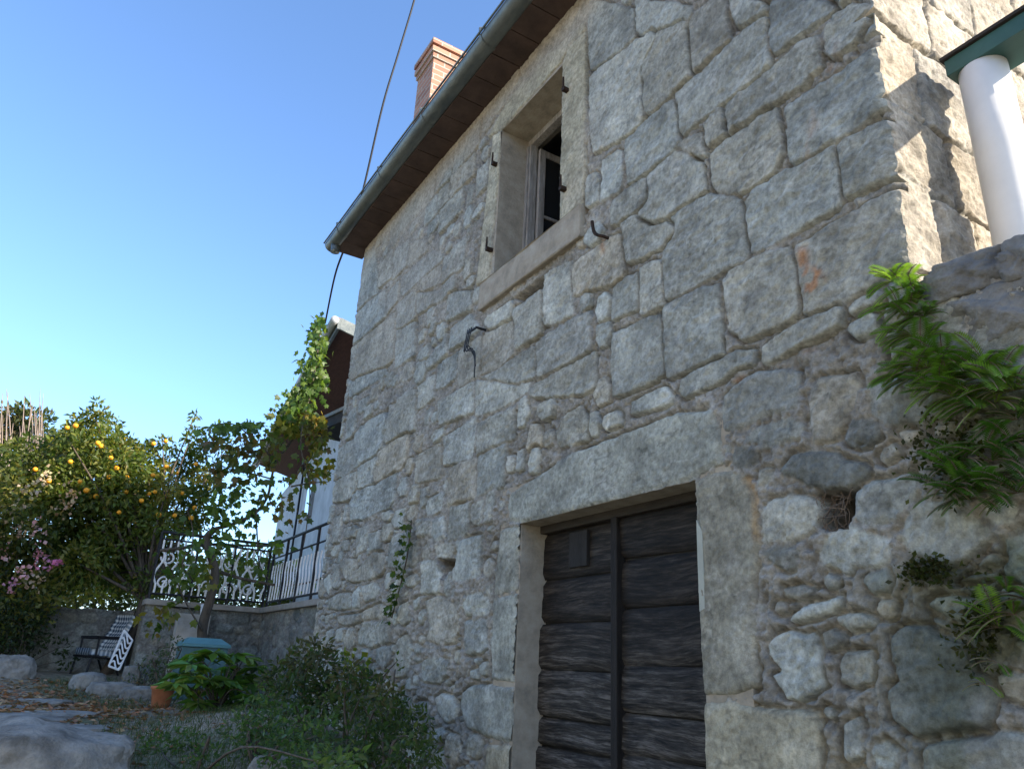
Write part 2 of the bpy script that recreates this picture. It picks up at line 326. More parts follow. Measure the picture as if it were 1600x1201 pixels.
# ------------------------------------------------------------------ masonry
# outlines of the stones of the facade, measured on close-ups (origin of each close-up, then outlines in its pixels)
K = 0.1875
STONES = {
 (900, 0): """b 115,0 485,0 492,320 400,430 330,480 150,540 110,420
b 500,0 950,0 965,100 915,200 700,195 600,250 505,325
g 705,215 915,215 935,400 962,625 820,770 565,1000 545,800 515,640 605,490 690,420
w 685,220 678,420 592,490 503,635 535,850 548,1000 400,1150 180,1200 130,1000 120,600 390,470 600,270
p 985,120 1130,20 1220,0 1250,160 1275,330 1100,490 980,610 960,560 930,350 925,250
b 1295,0 1590,0 1600,95 1500,130 1350,170 1310,120
b 1295,350 1345,295 1560,160 1590,180 1600,530 1450,690 1230,845 1050,980 920,1085 865,1095 850,980 820,800 970,640
g 815,845 845,1010 858,1120 800,1240 620,1420 440,1520 415,1300 425,1175 560,1025
b 1190,905 1235,1010 1245,1105 1110,1225 1078,1190 1065,1085""",
 (1180, 0): """B 118,0 690,0 600,115 500,195 350,285 220,385 150,395 115,290
b 700,95 960,0 975,150 985,190 900,260 800,350 720,430 650,430 590,380 605,260 690,165
g 490,355 525,400 525,540 400,640 330,760 170,840 0,940 -150,990 -225,1080 -245,930 -100,785 0,665 130,565 330,405
b 1085,385 1090,560 1110,700 1150,830 1060,875 930,970 800,1075 650,1180 520,1265 340,1345 285,1295 280,1000 285,885 420,785 640,645 850,505 1000,405""",
 (900, 210): """w 230,220 330,150 370,160 372,400 340,475 220,535 208,500
g 80,360 150,360 200,380 198,560 72,605
b 590,335 620,505 530,615 430,675 300,745 310,600 325,560 440,445
p 1040,15 1060,65 1082,175 1000,232 872,195 855,110 930,35
b 840,155 870,205 1000,243 1040,232 1062,340 1058,455 880,595 650,752 505,655 640,520 616,360 700,243
b 390,735 540,645 640,770 830,685 825,825 765,885 680,965 550,995 430,1015 402,980 378,850
b 1085,545 1180,492 1300,545 1325,700 1415,830 1425,920 1375,1075 1150,1135 950,1255 760,1345 733,1250 725,1050 755,940 855,830 835,692 960,572
g 1140,195 1280,45 1450,-110 1640,-210 1680,-50 1700,100 1600,315 1450,415 1290,535 1180,478 1132,420
p -28,1105 60,1015 220,905 368,845 388,980 398,1105 368,1195 280,1265 0,1285 -28,1275""",
 (1180, 210): """b 370,270 620,150 640,250 688,330 706,460 648,615 500,712 330,795 200,852 70,920 0,925 -65,800 -85,600 15,435 150,355
g 705,125 830,5 1050,-50 1180,-60 1190,60 1215,250 1225,308 1000,366 850,446 760,476 738,430 706,270
R 1215,475 1245,620 1290,900 1300,1080 1230,1165 1100,1215 900,1325 720,1395 500,1465 405,1455 390,1200 352,1010 388,960 560,866 700,746 880,606 1060,546
b 40,1015 238,995 286,1080 330,1150 345,1395 305,1495 130,1612 0,1672 -85,1652 -96,1588 -204,1555 -244,1380 -254,1252 -130,1105""",
 (900, 420): """b 543,0 620,-45 688,-36 710,110 728,298 640,325 562,380 534,330
g 370,95 508,35 510,250 485,345 312,395 305,200
b 310,535 480,485 525,445 668,435 688,600 716,760 732,855 600,952 430,1022 322,1052 308,900 303,650
b 752,315 900,235 1168,165 1180,260 1196,420 1206,695 1000,803 800,892 770,882 750,700 740,450
g 850,1015 900,905 1000,855 1280,706 1478,685 1468,775 1300,826 1180,944 1040,1014 900,1068
w 460,1115 600,1045 740,995 798,1062 788,1118 600,1175 462,1205""",
 (1180, 420): """b 80,655 200,577 340,488 500,372 676,313 726,370 698,448 560,527 400,615 250,715 120,775 72,765
w 805,335 900,225 1050,165 1118,204 1108,277 930,317 850,387 812,387
p 480,1085 560,895 840,875 876,960 846,1078 768,1168 738,1298 678,1415 482,1435 458,1300
B 20,865 200,875 358,884 367,1000 327,1138 258,1177 60,1216 -100,1306 -248,1336 -266,1200 -236,1080 -150,985
B 993,983 1130,893 1330,854 1500,903 1636,1013 1636,1147 1547,1236 1300,1276 1050,1256 984,1190""",
 (1050, 620): """d 645,430 700,400 690,520 625,600 545,590 505,520 525,440
w 768,930 850,855 980,818 1100,823 1205,872 1230,940 1206,1050 1130,1126 1000,1196 870,1236 775,1236 764,1080
d 910,600 1010,484 1150,463 1370,474 1420,533 1580,543 1645,602 1587,688 1500,738 1300,757 1150,738 1052,668 933,638""",
 (1300, 620): """b 202,783 330,704 650,644 716,703 697,850 618,948 400,1056 252,1056 198,1000
p 850,230 900,185 1030,190 1035,290 960,340 870,330
p 560,300 640,250 760,300 720,370 620,380
g 1100,290 1200,250 1340,300 1330,400 1200,440 1110,380""",
 (1300, 820): """w -100,232 0,94 110,34 220,4 300,64 468,132 486,190 438,307 330,347 172,337 158,395 62,386 -58,328
g 592,98 612,-97 750,-177 1000,-177 1178,-58 1287,22 1327,90 1208,188 1060,296 950,337 800,277 682,218
g 1440,300 1452,182 1472,123 1600,93 1700,103 1700,467 1600,497 1452,428
g 1185,348 1260,273 1320,243 1398,281 1300,327
b 1045,477 1160,423 1320,393 1338,429 1200,467
g 795,680 860,613 1000,603 1150,633 1337,690 1327,750 1250,797 1100,846 1020,807 880,738
p 822,783 900,783 1028,832 1038,898 920,877 862,848""",
 (1300, 976): """d 493,102 600,24 780,24 950,92 1078,142 1138,260 1178,380 1307,472 1337,600 1327,748 1268,866 1050,886 820,936 692,926 503,788 463,620 483,540 563,470 543,380 493,282
g 773,972 950,924 1200,894 1500,894 1650,932 1650,1250 783,1250
p 1372,432 1480,404 1600,442 1600,638 1450,598
b 72,242 200,213 308,223 328,300 328,478 200,517 82,478 72,380
g 90,820 200,780 240,830 220,900 240,1100 120,1140 90,960""",
 (1080, 976): """W 640,172 700,93 820,53 950,103 1010,63 1048,112 1068,330 1078,498 1000,558 900,617 802,598 722,480 684,420 762,380 682,300 642,222""",
 (1080, 820): """w 803,780 930,693 1030,643 1180,613 1248,602 1238,688 1050,748 950,787 832,797
g 1222,762 1420,743 1537,781 1498,838 1300,867 1222,857
p 773,543 900,504 1028,522 1018,578 900,617 792,598
d 603,222 700,144 850,203 898,232 868,368 800,387 652,288""",
 (640, 420): """p 412,703 520,604 588,574 591,740 557,876 440,966 404,928
b 232,803 398,694 392,900 300,957 222,987
b 152,753 308,544 307,680 230,777 152,826
w 343,493 480,404 585,492 478,588 333,666
b 62,203 238,183 257,260 100,337 62,328
b 323,193 528,173 517,328 323,397
b 873,333 1030,234 1088,184 1098,400 1087,518 1000,597 902,656 863,480
w 1133,42 1318,-17 1342,150 1356,378 1240,436 1133,427 1113,200
p 603,563 760,464 846,464 876,660 798,748 738,818 603,866 598,740
w 653,403 838,274 847,300 836,428 700,478 622,468
B 1053,643 1220,504 1400,413 1496,364 1506,560 1486,688 1300,796 1082,876 1053,800
b 883,743 1028,654 1037,800 1057,898 850,956 742,928 603,898 760,843
w 553,943 740,943 850,983 998,923 997,988 887,1077 700,1176 563,1176
b 1132,933 1230,893 1440,744 1527,704 1546,998 1400,1056 1100,1056 1013,1076 1003,1020
b 62,1002 188,883 207,1058 62,1176
w 243,1120 430,1003 527,962 537,1178 252,1276""",
 (500, 380): """b 313,402 350,115 440,64 477,230 467,418 400,447 312,556
p 493,202 598,64 617,200 587,298 493,347
g 613,82 737,4 722,190 622,287
p 753,2 870,-17 897,60 742,166
b 683,292 900,123 1027,74 997,170 830,297 722,416 683,398
p 843,302 998,193 1007,328 882,367
g 553,432 657,314 647,460 562,586
g 653,503 798,414 797,650 690,697 643,678
b 303,602 420,473 537,424 547,600 380,757 283,826
p 373,792 598,613 617,950 560,1017 302,1097 253,1078 263,880
b 643,722 778,663 787,930 643,1027
g 373,1062 540,1033 558,1090 400,1180 270,1250 240,1150""",
 (480, 590): """b 380,505 470,385 640,295 690,235 740,205 760,330 620,420 600,590 430,720 385,730
b 640,290 830,120 900,160 900,420 720,500 640,560 610,600 630,420
b 270,600 370,520 375,740 330,800 255,830 250,700
p 610,610 720,510 830,460 830,650 760,740 600,860 560,890 540,780 600,660
b 430,760 600,650 540,800 560,880 440,930 420,840
g 220,870 330,820 400,800 410,950 320,1030 220,1010
b 380,960 560,900 610,860 740,770 720,980 640,1080 500,1160 370,1170
p 960,640 1090,560 1120,680 1110,830 920,850 910,700
b 1140,520 1390,340 1400,500 1350,680 1140,690""",
 (480, 800): """b 403,262 430,134 497,124 507,200 478,297 422,346
g 513,192 598,154 607,298 523,317
g 683,282 740,194 867,174 857,418 800,466 683,447
p 283,422 350,384 418,403 424,476 523,353 617,344 647,430 617,508 500,557 400,576 332,557 283,480
p 213,442 268,433 277,600 258,637 213,637
w 133,562 188,514 197,620 178,686 142,638
g 183,722 260,674 367,674 367,797 270,816 173,797
w 373,692 420,624 447,650 427,788 382,797
g 453,622 558,583 597,640 567,717 482,747
w 723,592 780,514 817,522 777,617 738,667 693,677
p 253,872 360,853 445,835 438,907 330,946 262,927
p 453,833 600,764 657,790 647,867 520,897 445,902
p 303,1072 340,964 397,964 397,1097 358,1147 312,1128
g 423,1002 480,924 637,914 677,960 687,1077 520,1127 423,1097
b 153,1002 200,974 227,1010 207,1107 153,1107
w 953,403 1075,413 1105,520 1105,676 944,676
w 1053,62 1138,44 1147,198 1080,237 1043,180
g 913,72 1028,72 1028,178 922,197
p 943,402 980,274 1027,264 1018,366
b 1083,288 1170,253 1277,292 1267,367 1083,367
p 983,742 1100,694 1247,782 1267,998 1228,1077 1100,1096 993,1057 1023,950
w 1293,762 1350,693 1478,683 1537,782 1497,867 1322,867
B 1313,902 1498,883 1507,1127 1430,1186 1313,1177
b 1143,522 1188,484 1197,640 1178,696 1143,677
g 763,782 838,744 857,900 800,946 753,898""",
 (560, 975): """b 523,312 650,284 757,303 727,428 680,486 532,467
w 643,612 690,573 778,602 817,690 797,797 720,816 662,718
w 633,890 680,858 727,900 707,977 633,977
w 633,1060 700,1030 715,1130 690,1200 630,1200
g 150,190 250,180 270,300 200,380 140,300""",
}
PXSTONES = """D 800,770 865,730 900,707 957,686 1060,648 1115,645 1129,700 1131,720 1088,746 960,782 815,816 797,810 795,790
D 1091,749 1130,736 1165,739 1179,770 1187,800 1188,848 1184,870 1180,900 1182,960 1179,1000 1184,1070 1150,1084 1101,1087 1092,960
P 1101,1096 1150,1099 1210,1107 1274,1110 1281,1150 1284,1215 1102,1230
D 783,828 813,821 807,922 774,928 776,880
D 773,936 808,930 803,1064 769,1062 770,1000
D 722,1082 735,1072 770,1070 803,1072 802,1156 790,1158 730,1138 720,1110
P 762,1164 802,1164 801,1230 753,1230
P 884,70 915,52 914,330 902,326 877,348 881,98
P 785,206 765,434 746,446 772,215
P 784,203 765,213 800,150 858,86 914,36 914,50 882,92
g 1500,530 1600,470 1602,525 1540,575 1495,570
b 1480,600 1530,590 1602,560 1602,610 1540,640
g 1540,660 1602,640 1602,700 1550,715"""
TINT = {'b': (.325, .325, .312), 'B': (.265, .272, .272), 'g': (.312, .308, .29), 'w': (.39, .392, .378), 'W': (.42, .425, .41), 'p': (.335, .312, .28),
        'd': (.195, .195, .188), 'D': (.285, .278, .252), 'P': (.40, .36, .285), 'R': (.31, .30, .28)}
TINT = {k: (1.08*v[0], 1.12*v[1], 1.05*v[2]) for k, v in TINT.items()}
def parse():
    out = []
    for (ox, oy), txt in STONES.items():
        for ln in txt.split('\n'):
            a = ln.split(); pts = [tuple(float(q) for q in s.split(',')) for s in a[1:]]
            out.append((a[0], np.array([uvf(ox+K*x, oy+K*y) for x, y in pts])))
    def sq(c, P):
        ctr = P.mean(0)
        if c in 'DP' or ctr[1] < 2.2: return P
        k = .55 if ctr[1] > 2.8 else .8; c0 = (P.min(0)+P.max(0))/2; hw = (P.max(0)-P.min(0))/2; q = (P-c0)/hw
        return c0+np.sign(q)*np.abs(q)**k*hw
    out = [(c, sq(c, P)) for c, P in out]
    for ln in PXSTONES.split('\n'):
        a = ln.split(); pts = [tuple(float(q) for q in s.split(',')) for s in a[1:]]
        out.append((a[0], np.array([uvf(x, y) for x, y in pts])))
    return out
def sdpoly(P, X, Y):
    d = np.full(X.shape, 1e9); ins = np.zeros(X.shape, bool); n = len(P)
    for i in range(n):
        x0, y0 = P[i]; x1, y1 = P[(i+1) % n]; ex, ey = x1-x0, y1-y0
        wx = X-x0; wy = Y-y0; t = np.clip((wx*ex+wy*ey)/(ex*ex+ey*ey+1e-12), 0, 1)
        d = np.minimum(d, (wx-ex*t)**2+(wy-ey*t)**2)
        c = ((y0 <= Y) & (y1 > Y)) | ((y1 <= Y) & (y0 > Y))
        xi = x0+(Y-y0)/(ey if abs(ey) > 1e-9 else 1e-9)*ex
        ins ^= c & (X < xi)
    d = np.sqrt(d); return np.where(ins, d, -d)
class Field:
    """stones laid on a wall; evaluates the relief and colour of any point of it"""
    def __init__(s, stones, seed=1):
        s.st = []; s.seed = seed
        for c, P in stones: s.add(c, P)
    def add(s, c, P, tint=None):
        rr = random.Random(len(s.st)*7+s.seed)
        t = tint or TINT[c]; k = rr.uniform(.90, 1.10); wm = rr.uniform(-.012, .012)
        s.st.append(dict(P=P, c=c, lo=P.min(0), hi=P.max(0), ctr=P.mean(0), tint=(t[0]*k+wm, t[1]*k, t[2]*k-wm),
                         rel=(rr.uniform(.003, .014)), tx=rr.uniform(-.05, .05), ty=rr.uniform(-.05, .05), id=len(s.st)))
    def sd(s, U, V, margin=.06, warp=True):
        if warp:
            Uw = U+.016*fbm(U*6, V*6, 3, 3)+.010*fbm(U*24, V*24, 2, 4); Vw = V+.016*fbm(U*6+40, V*6, 3, 5)+.010*fbm(U*24+9, V*24, 2, 6)
        else: Uw, Vw = U, V
        best = np.full(U.shape, -1.0); sec = np.full(U.shape, -1.0); idx = np.full(U.shape, -1, np.int32)
        u1 = U[:, 0]; v1 = V[0]
        for q in s.st:
            i0, i1 = np.searchsorted(u1, [q['lo'][0]-margin, q['hi'][0]+margin]); j0, j1 = np.searchsorted(v1, [q['lo'][1]-margin, q['hi'][1]+margin])
            if i1-i0 < 1 or j1-j0 < 1: continue
            sub = (slice(i0, i1), slice(j0, j1)); d = sdpoly(q['P'], Uw[sub], Vw[sub]); b = d > best[sub]
            sec[sub] = np.maximum(sec[sub], np.where(b, best[sub], d)); best[sub] = np.where(b, d, best[sub]); idx[sub] = np.where(b, q['id'], idx[sub])
        s.sec = sec
        return best, idx
def ngon(rnd, cu, cv, a, b, n, rot=0, sq=0.5):
    P = []
    for k in range(n):
        t = 2*math.pi*(k+rnd.uniform(-.25, .25))/n; c, s_ = math.cos(t), math.sin(t)
        m = max(abs(c), abs(s_)); r = (1-sq)+sq/m; r *= rnd.uniform(.85, 1.08)
        x, y = a*r*c, b*r*s_
        P.append((cu+x*math.cos(rot)-y*math.sin(rot), cv+x*math.sin(rot)+y*math.cos(rot)))
    return np.array(P)
def autofill(F, u0, u1, v0, v1, gen, tries, gap, rnd, ok=lambda u, v: True, res=.02):
    """drop more stones where none has been measured"""
    U, V = np.meshgrid(np.arange(u0-.1, u1+.1, res), np.arange(v0-.1, v1+.1, res), indexing='ij')
    S, _ = F.sd(U, V, .3, False); n0 = 0
    cand = list(gen) if not callable(gen) else None
    for k in range(len(cand) if cand else tries):
        c, P = cand[k] if cand else gen(rnd, k/tries)
        if not all(ok(*p) for p in P): continue
        i = np.clip(((P[:, 0]-u0+.1)/res).astype(int), 0, U.shape[0]-1); j = np.clip(((P[:, 1]-v0+.1)/res).astype(int), 0, U.shape[1]-1)
        ctr = P.mean(0); ci = int(np.clip((ctr[0]-u0+.1)/res, 0, U.shape[0]-1)); cj = int(np.clip((ctr[1]-v0+.1)/res, 0, U.shape[1]-1))
        mi = ((i+ci)//2); mj = ((j+cj)//2)
        if S[i, j].max() > -gap or S[ci, cj] > -gap or S[mi, mj].max() > -gap: continue
        F.add(c, P); n0 += 1
        a0, a1 = np.searchsorted(U[:, 0], [P[:, 0].min()-.3, P[:, 0].max()+.3]); b0, b1 = np.searchsorted(V[0], [P[:, 1].min()-.3, P[:, 1].max()+.3])
        sub = (slice(a0, a1), slice(b0, b1)); S[sub] = np.maximum(S[sub], sdpoly(P, U[sub], V[sub]))
    return n0
HOLES = []          # (outline, depth)
def relief(F, U, V, rub, coat=None, holes=(), seed=0, stains=()):
    """height out of the wall and colour at every point; rub = 0 coursed ashlar .. 1 rubble in wide mortar"""
    S, I = F.sd(U, V, .1); grow = .013*(1-rub)+.010*rub; S = np.minimum(S+grow, (S-F.sec)/2-(.0035+.003*rub))
    n = len(F.st); arr = lambda k: np.array([q[k] for q in F.st]+[0 if k != 'tint' else (0, 0, 0)])
    tint = np.array([q['tint'] for q in F.st]+[(0, 0, 0)]); rel = arr('rel')[I]; tx = arr('tx')[I]; ty = arr('ty')[I]
    ctr = np.array([q['ctr'] for q in F.st]+[(0, 0)])[I]
    smooth = np.array([q['c'] in 'DP' for q in F.st]+[False])[I]
    big = fbm(U*3.1, V*3.1, 5, 11+seed); mid = fbm(U*11, V*11, 4, 12+seed); fine = fbm(U*42, V*42, 3, 13+seed)
    ph = I*13.7
    chip = np.abs(fbm(U*5+ph, V*7+ph*.7, 4, 14+seed))      # broken, faceted faces
    facet = fbm(U*2.2+ph*1.3, V*2.6-ph, 2, 15+seed)
    edge = .009+.022*rub
    prof = ss(0, 1, S/edge)
    dist = np.clip(S, 0, .16)
    face = (.8*rel)*prof+tx*(U-ctr[..., 0])*.25*prof+ty*(V-ctr[..., 1])*.25*prof+prof*(.014*facet+.032*(.10-chip)+.012*mid+.011*fine+.030*(.09-np.abs(fbm(U*14+ph, V*19, 3, 16+seed))))+.012*rub*dist
    face_s = .012*prof+prof*(.010*big+.011*mid+.010*fine)
    face = np.where(smooth, face_s, face)
    mort = -.010*(1-rub)+.004*rub+.020*mid+(.030+.016*rub)*fine+.020*fbm(U*90, V*90, 2, 22+seed)+.02*big-.03*np.clip(fbm(U*30, V*30, 2, 21+seed)-.16, 0, 1)*3
    h = np.where(S > 0, np.maximum(face, mort*.6), mort)
    # open joints: mortar fallen out beside and below the stones
    jm = ss(-.10, .08, fbm(U*2.6, V*4.2, 4, 31+seed)+.03-.05*rub+.12*ss(4.3, 5.6, U)*rub)
    band = np.exp(-((S+.002+.004*mid)/(.0060+.002*rub))**2)
    h = h-band*jm*(.058-.012*rub)
    mm = ss(.012, -.006, S)
    # colours
    stone = tint[I]*(1+.40*big+.55*mid)[..., None]*(1+.34*(vn(U*7+ph, V*7, 41)-.5))[..., None]
    streak = ss(.02, .16, fbm(U*4+ph, V*9+ph*.4, 4, 42+seed))[..., None]
    stone = stone*(1-.16*streak*np.array([1, 1, 1.02]))+.055*ss(.1, .25, fbm(U*6, V*6+3, 4, 43))[..., None]*np.array([1, 1, .98])
    vein = ss(.045, .0, np.abs(fbm(U*7+ph, V*12+ph*.6, 4, 46)))*ss(-.05, .15, fbm(U*3-ph, V*3, 3, 47)); stone = stone+.085*vein[..., None]
    dk = ss(.03, .0, np.abs(fbm(U*5-ph, V*11+ph*.3, 4, 48)))*ss(.0, .16, fbm(U*3+ph, V*3+7, 3, 49)); stone = stone*(1-.35*dk[..., None])
    lich = ss(.14, .26, fbm(U*9+50, V*9, 4, 44))[..., None]
    stone = stone*(1-.22*lich)
    mcol = np.array([.285, .278, .252])*(1+.7*mid+.4*big+.5*fine)[..., None]
    och = ss(.1, .28, fbm(U*1.3+9, V*1.3, 3, 45))[..., None]*rub[..., None] if hasattr(rub, 'shape') else 0
    mcol = mcol*(1-och*np.array([.02, .1, .28]))
    col = stone*(1-mm[..., None])+mcol*mm[..., None]
    if coat is not None:
        cc = np.clip(coat, 0, 1)[..., None]; col = col*(1-cc)+cc*np.array([.385, .355, .295])*(1+.5*mid+.4*big)[..., None]
        h = h*(1-.75*np.clip(coat, 0, 1))+.004*np.clip(coat, 0, 1)
    for P, t, a in stains:
        m_ = ss(-.02, .03, sdpoly(P, U+.05*mid+.03*fine, V+.05*fine+.04*big))[..., None]*a
        m_ = m_*ss(-.12, .02, mid+big)[..., None]
        col = col*(1-m_)+np.array(t)*m_
    for P, dpt in holes:
        m_ = ss(-.004, .018, sdpoly(P, U+.018*mid+.01*fine, V+.02*fine))
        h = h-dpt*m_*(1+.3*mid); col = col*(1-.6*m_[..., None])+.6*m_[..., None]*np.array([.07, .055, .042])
    return h, np.clip(col, .02, .75)
def gridfaces(n, k, keep=None, flip=False):
    i = np.arange(n*k).reshape(n, k); Fc = np.stack([i[:-1, :-1], i[1:, :-1], i[1:, 1:], i[:-1, 1:]], -1)
    if flip: Fc = Fc[..., ::-1]
    return Fc[keep] if keep is not None else Fc.reshape(-1, 4)
def surface(name, X, Y, Z, col, m, parent, keep=None, flip=False):
    n, k = X.shape; V = np.stack([X, Y, Z], -1).reshape(-1, 3); Fc = gridfaces(n, k, keep, flip)
    used = np.zeros(len(V), bool); used[Fc.ravel()] = True; re = np.cumsum(used)-1
    return link(name, npmesh(name, V[used], re[Fc], col.reshape(-1, 3)[used]), m, parent, True)

house = empty('stone_house', (2.4, 4.5, 0), 'old grey stone house with a plank cellar door and an open upper window', 'house')
retain = empty('retaining_wall', (2.4, 0, 0), 'rough rubble retaining wall with ferns joined to the right corner of the stone house', 'wall')
YC = 1.31                                    # the corner of the house
DO = (2.41, 3.89, -0.2, 2.24)                # door opening: y0 y1 z0 z1
WO = (3.57, 4.45, 4.185, 5.56)               # window opening
FLD = Field(parse(), 3)
rnd = random.Random(11)
def openok(u, v): return not (DO[0]-.03 < u < DO[1]+.03 and v < DO[3]+.02) and not (WO[0]-.05 < u < WO[1]+.06 and WO[2]-.26 < v < WO[3]+.05)
# coursed blocks where the far, foreshortened part of the front was not measured stone by stone
cand = []
zs = [1.95, 2.24, 2.50, 2.80, 3.04, 3.34, 3.60, 3.92, 4.20, 4.52, 4.80, 5.12, 5.40, 5.66, 5.98]
for r_, (za, zb) in enumerate(zip(zs, zs[1:])):
    u = YC-.1-rnd.random()*.3
    while u < 7.9:
        L = rnd.uniform(.22, .55); q = lambda: rnd.uniform(-.012, .012)
        cand.append((rnd.choice('bbbggpw'), np.array([(u+.012+q(), za+.012+q()), (u+L/2, za+.010+q()), (u+L-.012+q(), za+.012+q()), (u+L-.012+q(), zb-.012+q()), (u+L*.5, zb-.010+q()), (u+.012+q(), zb-.012+q())])))
        u += L
autofill(FLD, YC-.3, 8, 1.9, 6.05, cand, 0, .004, rnd, lambda u, v: openok(u, v) and u < 7.85)
# smaller cut pieces left over
def small_ashlar(r, t):
    a = r.uniform(.05, .16)*(1.2-.6*t); b = r.uniform(.04, .10)*(1.2-.5*t); return r.choice('bgbpw'), ngon(r, r.uniform(YC, 7.8), r.uniform(1.9, 6), a, b, 6, 0, .8)
autofill(FLD, YC-.3, 8, 1.9, 6.05, small_ashlar, 3500, .006, rnd, openok)
def rubble(r, t):
    a = r.uniform(.03, .17)*(1.1-.75*t); b = a*r.uniform(.5, .95); return r.choice('gbgpwdpb'), ngon(r, r.uniform(-1.9, 7.8), r.uniform(-.2, 2.5), a, b, r.choice((6, 7, 8)), r.uniform(-.3, .3), .45)
autofill(FLD, -2, 8, -.3, 2.6, rubble, 6000, .010, rnd, openok)

def pxpoly(*p): return np.array([uvf(*q) for q in p])
HOLES = [(pxpoly((1271, 768), (1303, 763), (1335, 761), (1337, 800), (1325, 822), (1300, 830), (1278, 824), (1283, 800)), .30),
         (pxpoly((684, 873), (714, 873), (711, 886), (702, 890), (697, 903), (690, 905), (688, 884)), .16),
         (pxpoly((801, 464), (822, 450), (848, 428), (850, 447), (832, 462), (815, 474)), .16),
         (pxpoly((1303, 575), (1316, 578), (1324, 582), (1312, 577)), .06),
         (pxpoly((1334, 690), (1356, 692), (1352, 697), (1338, 696)), .08)]
RUST = (.42, .20, .085)
STAINS = [(pxpoly((1246, 392), (1262, 388), (1268, 420), (1290, 415), (1294, 450), (1270, 470), (1252, 478)), RUST, .8),
          (pxpoly((937, 372), (945, 372), (946, 400), (940, 400)), (.40, .21, .09), .7),
          (pxpoly((1205, 572), (1240, 556), (1283, 540), (1284, 545), (1242, 562), (1208, 574)), (.40, .18, .08), .9),
          (pxpoly((1145, 594), (1180, 580), (1181, 587), (1148, 600)), (.36, .18, .09), .9),
          (pxpoly((1160, 745), (1170, 740), (1182, 775), (1188, 845), (1178, 845), (1176, 775)), (.38, .24, .10), .8),
          (pxpoly((1255, 270), (1262, 200), (1300, 60), (1310, 70), (1270, 230)), (.40, .22, .12), .3)]
def front_fields(U, V):
    rub = ss(2.75, 2.25, V+.25*fbm(U*1.2, V*1.2, 3, 61)-.28*ss(2.2, .9, U)+.35*ss(4.3, 6, U))
    coat = ss(5.55, 5.95, V+.5*fbm(U*2.2, V*2.2, 4, 62))*ss(2.6, 3.6, U)*.9+.55*ss(.0, .18, fbm(U*1.1, V*1.5, 4, 63)+.08)*ss(3.6, 4.9, V)*ss(2.9, 3.4, U)
    h, col = relief(FLD, U, V, rub, coat, HOLES, 0, STAINS)
    foot_dark = ss(1.7, .2, V+.4*fbm(U*2, V*2, 3, 64))*.08*ss(4.5, 6.5, U)  # slightly darker, patchily, towards the foot of the wall's far end
    col = col*(1-foot_dark[..., None]*np.array([.9, .7, .9]))
    # a blotchy, darker, slightly greener patch right of the house corner, under the ferns
    g_ = ss(1.9, 1.1, U)*ss(.02, .16, fbm(U*2.5, V*2.5, 4, 65)+.06)*ss(2.5, 2.2, V)
    return h, col*(1-g_[..., None]*np.array([.55, .5, .6]))
Vg = np.concatenate([np.arange(-.3, .8, .02), np.arange(.8, 3.6, .0075), np.arange(3.6, 6.06, .010)])
Ug = np.concatenate([np.arange(YC, 3.3, .0065), np.arange(3.3, 5.0, .0085), np.arange(5.0, 7.82, .013), [7.82]])
# gable wall: coordinates (x, z), in the plane y = YC
GF = Field([], 5)
gc = []
for za, zb, w0 in ((2.5, 2.82, .5), (2.82, 3.22, .34), (3.22, 3.58, .52), (3.58, 4.02, .40), (4.02, 4.40, .56), (4.40, 4.78, .4), (4.78, 5.2, .5), (5.2, 5.6, .45), (5.6, 6, .5), (6, 6.4, .4)):
    x = 2.30; L = w0
    while x < 7.0:
        q = lambda: rnd.uniform(-.02, .02)
        gc.append((rnd.choice('wpgp'), np.array([(x+.015, za+.015+q()), (x+L-.015+q(), za+.015+q()), (x+L-.015+q(), zb-.015+q()), (x+.015, zb-.015+q())]))); x += L; L = rnd.uniform(.25, .6)
for c, P in gc: GF.add(c, P, (.36, .325, .265))
Xg = np.concatenate([np.arange(2.4, 4.1, .010), np.arange(4.1, 7.0, .04)])
jz = np.searchsorted(Vg, 2.40)
XX, ZZ = np.meshgrid(Xg, Vg[jz:], indexing='ij')
gh, gcol = relief(GF, XX, ZZ, np.zeros_like(XX)+.25, None, (), 30)
rag = .03*fbm(Vg*3.2, Vg*0+2, 4, 71)+.012*fbm(Vg*17, Vg*0+5, 2, 72)
UU, VV = np.meshgrid(Ug, Vg, indexing='ij')
fh, fcol = front_fields(UU, VV)
FX = 2.4-fh; FY = UU.copy()
up = ss(2.66, 2.80, Vg)
gedge = np.zeros_like(Vg); gedge[jz:] = gh[0]
fall = np.exp(-((Ug-YC)/.05)**2)
FY = FY-fall[:, None]*((gedge+rag)*up)[None, :]
FX = FX+np.exp(-((Ug-YC)/.012)**2)[:, None]*(.014*up)[None, :]
# the far end of the wall leans out and is uneven
far = np.exp(-((Ug-7.82)/.25)**2)[:, None]
FY = FY+far*(.05*fbm(Vg*2.5, Vg*0, 4, 73))[None, :]
FX = FX+np.exp(-((Ug-7.82)/.06)**2)[:, None]*.06
uc = (UU[:-1, :-1]+UU[1:, 1:])/2; vc = (VV[:-1, :-1]+VV[1:, 1:])/2
inside = lambda O: (uc > O[0]) & (uc < O[1]) & (vc > O[2]) & (vc < O[3])
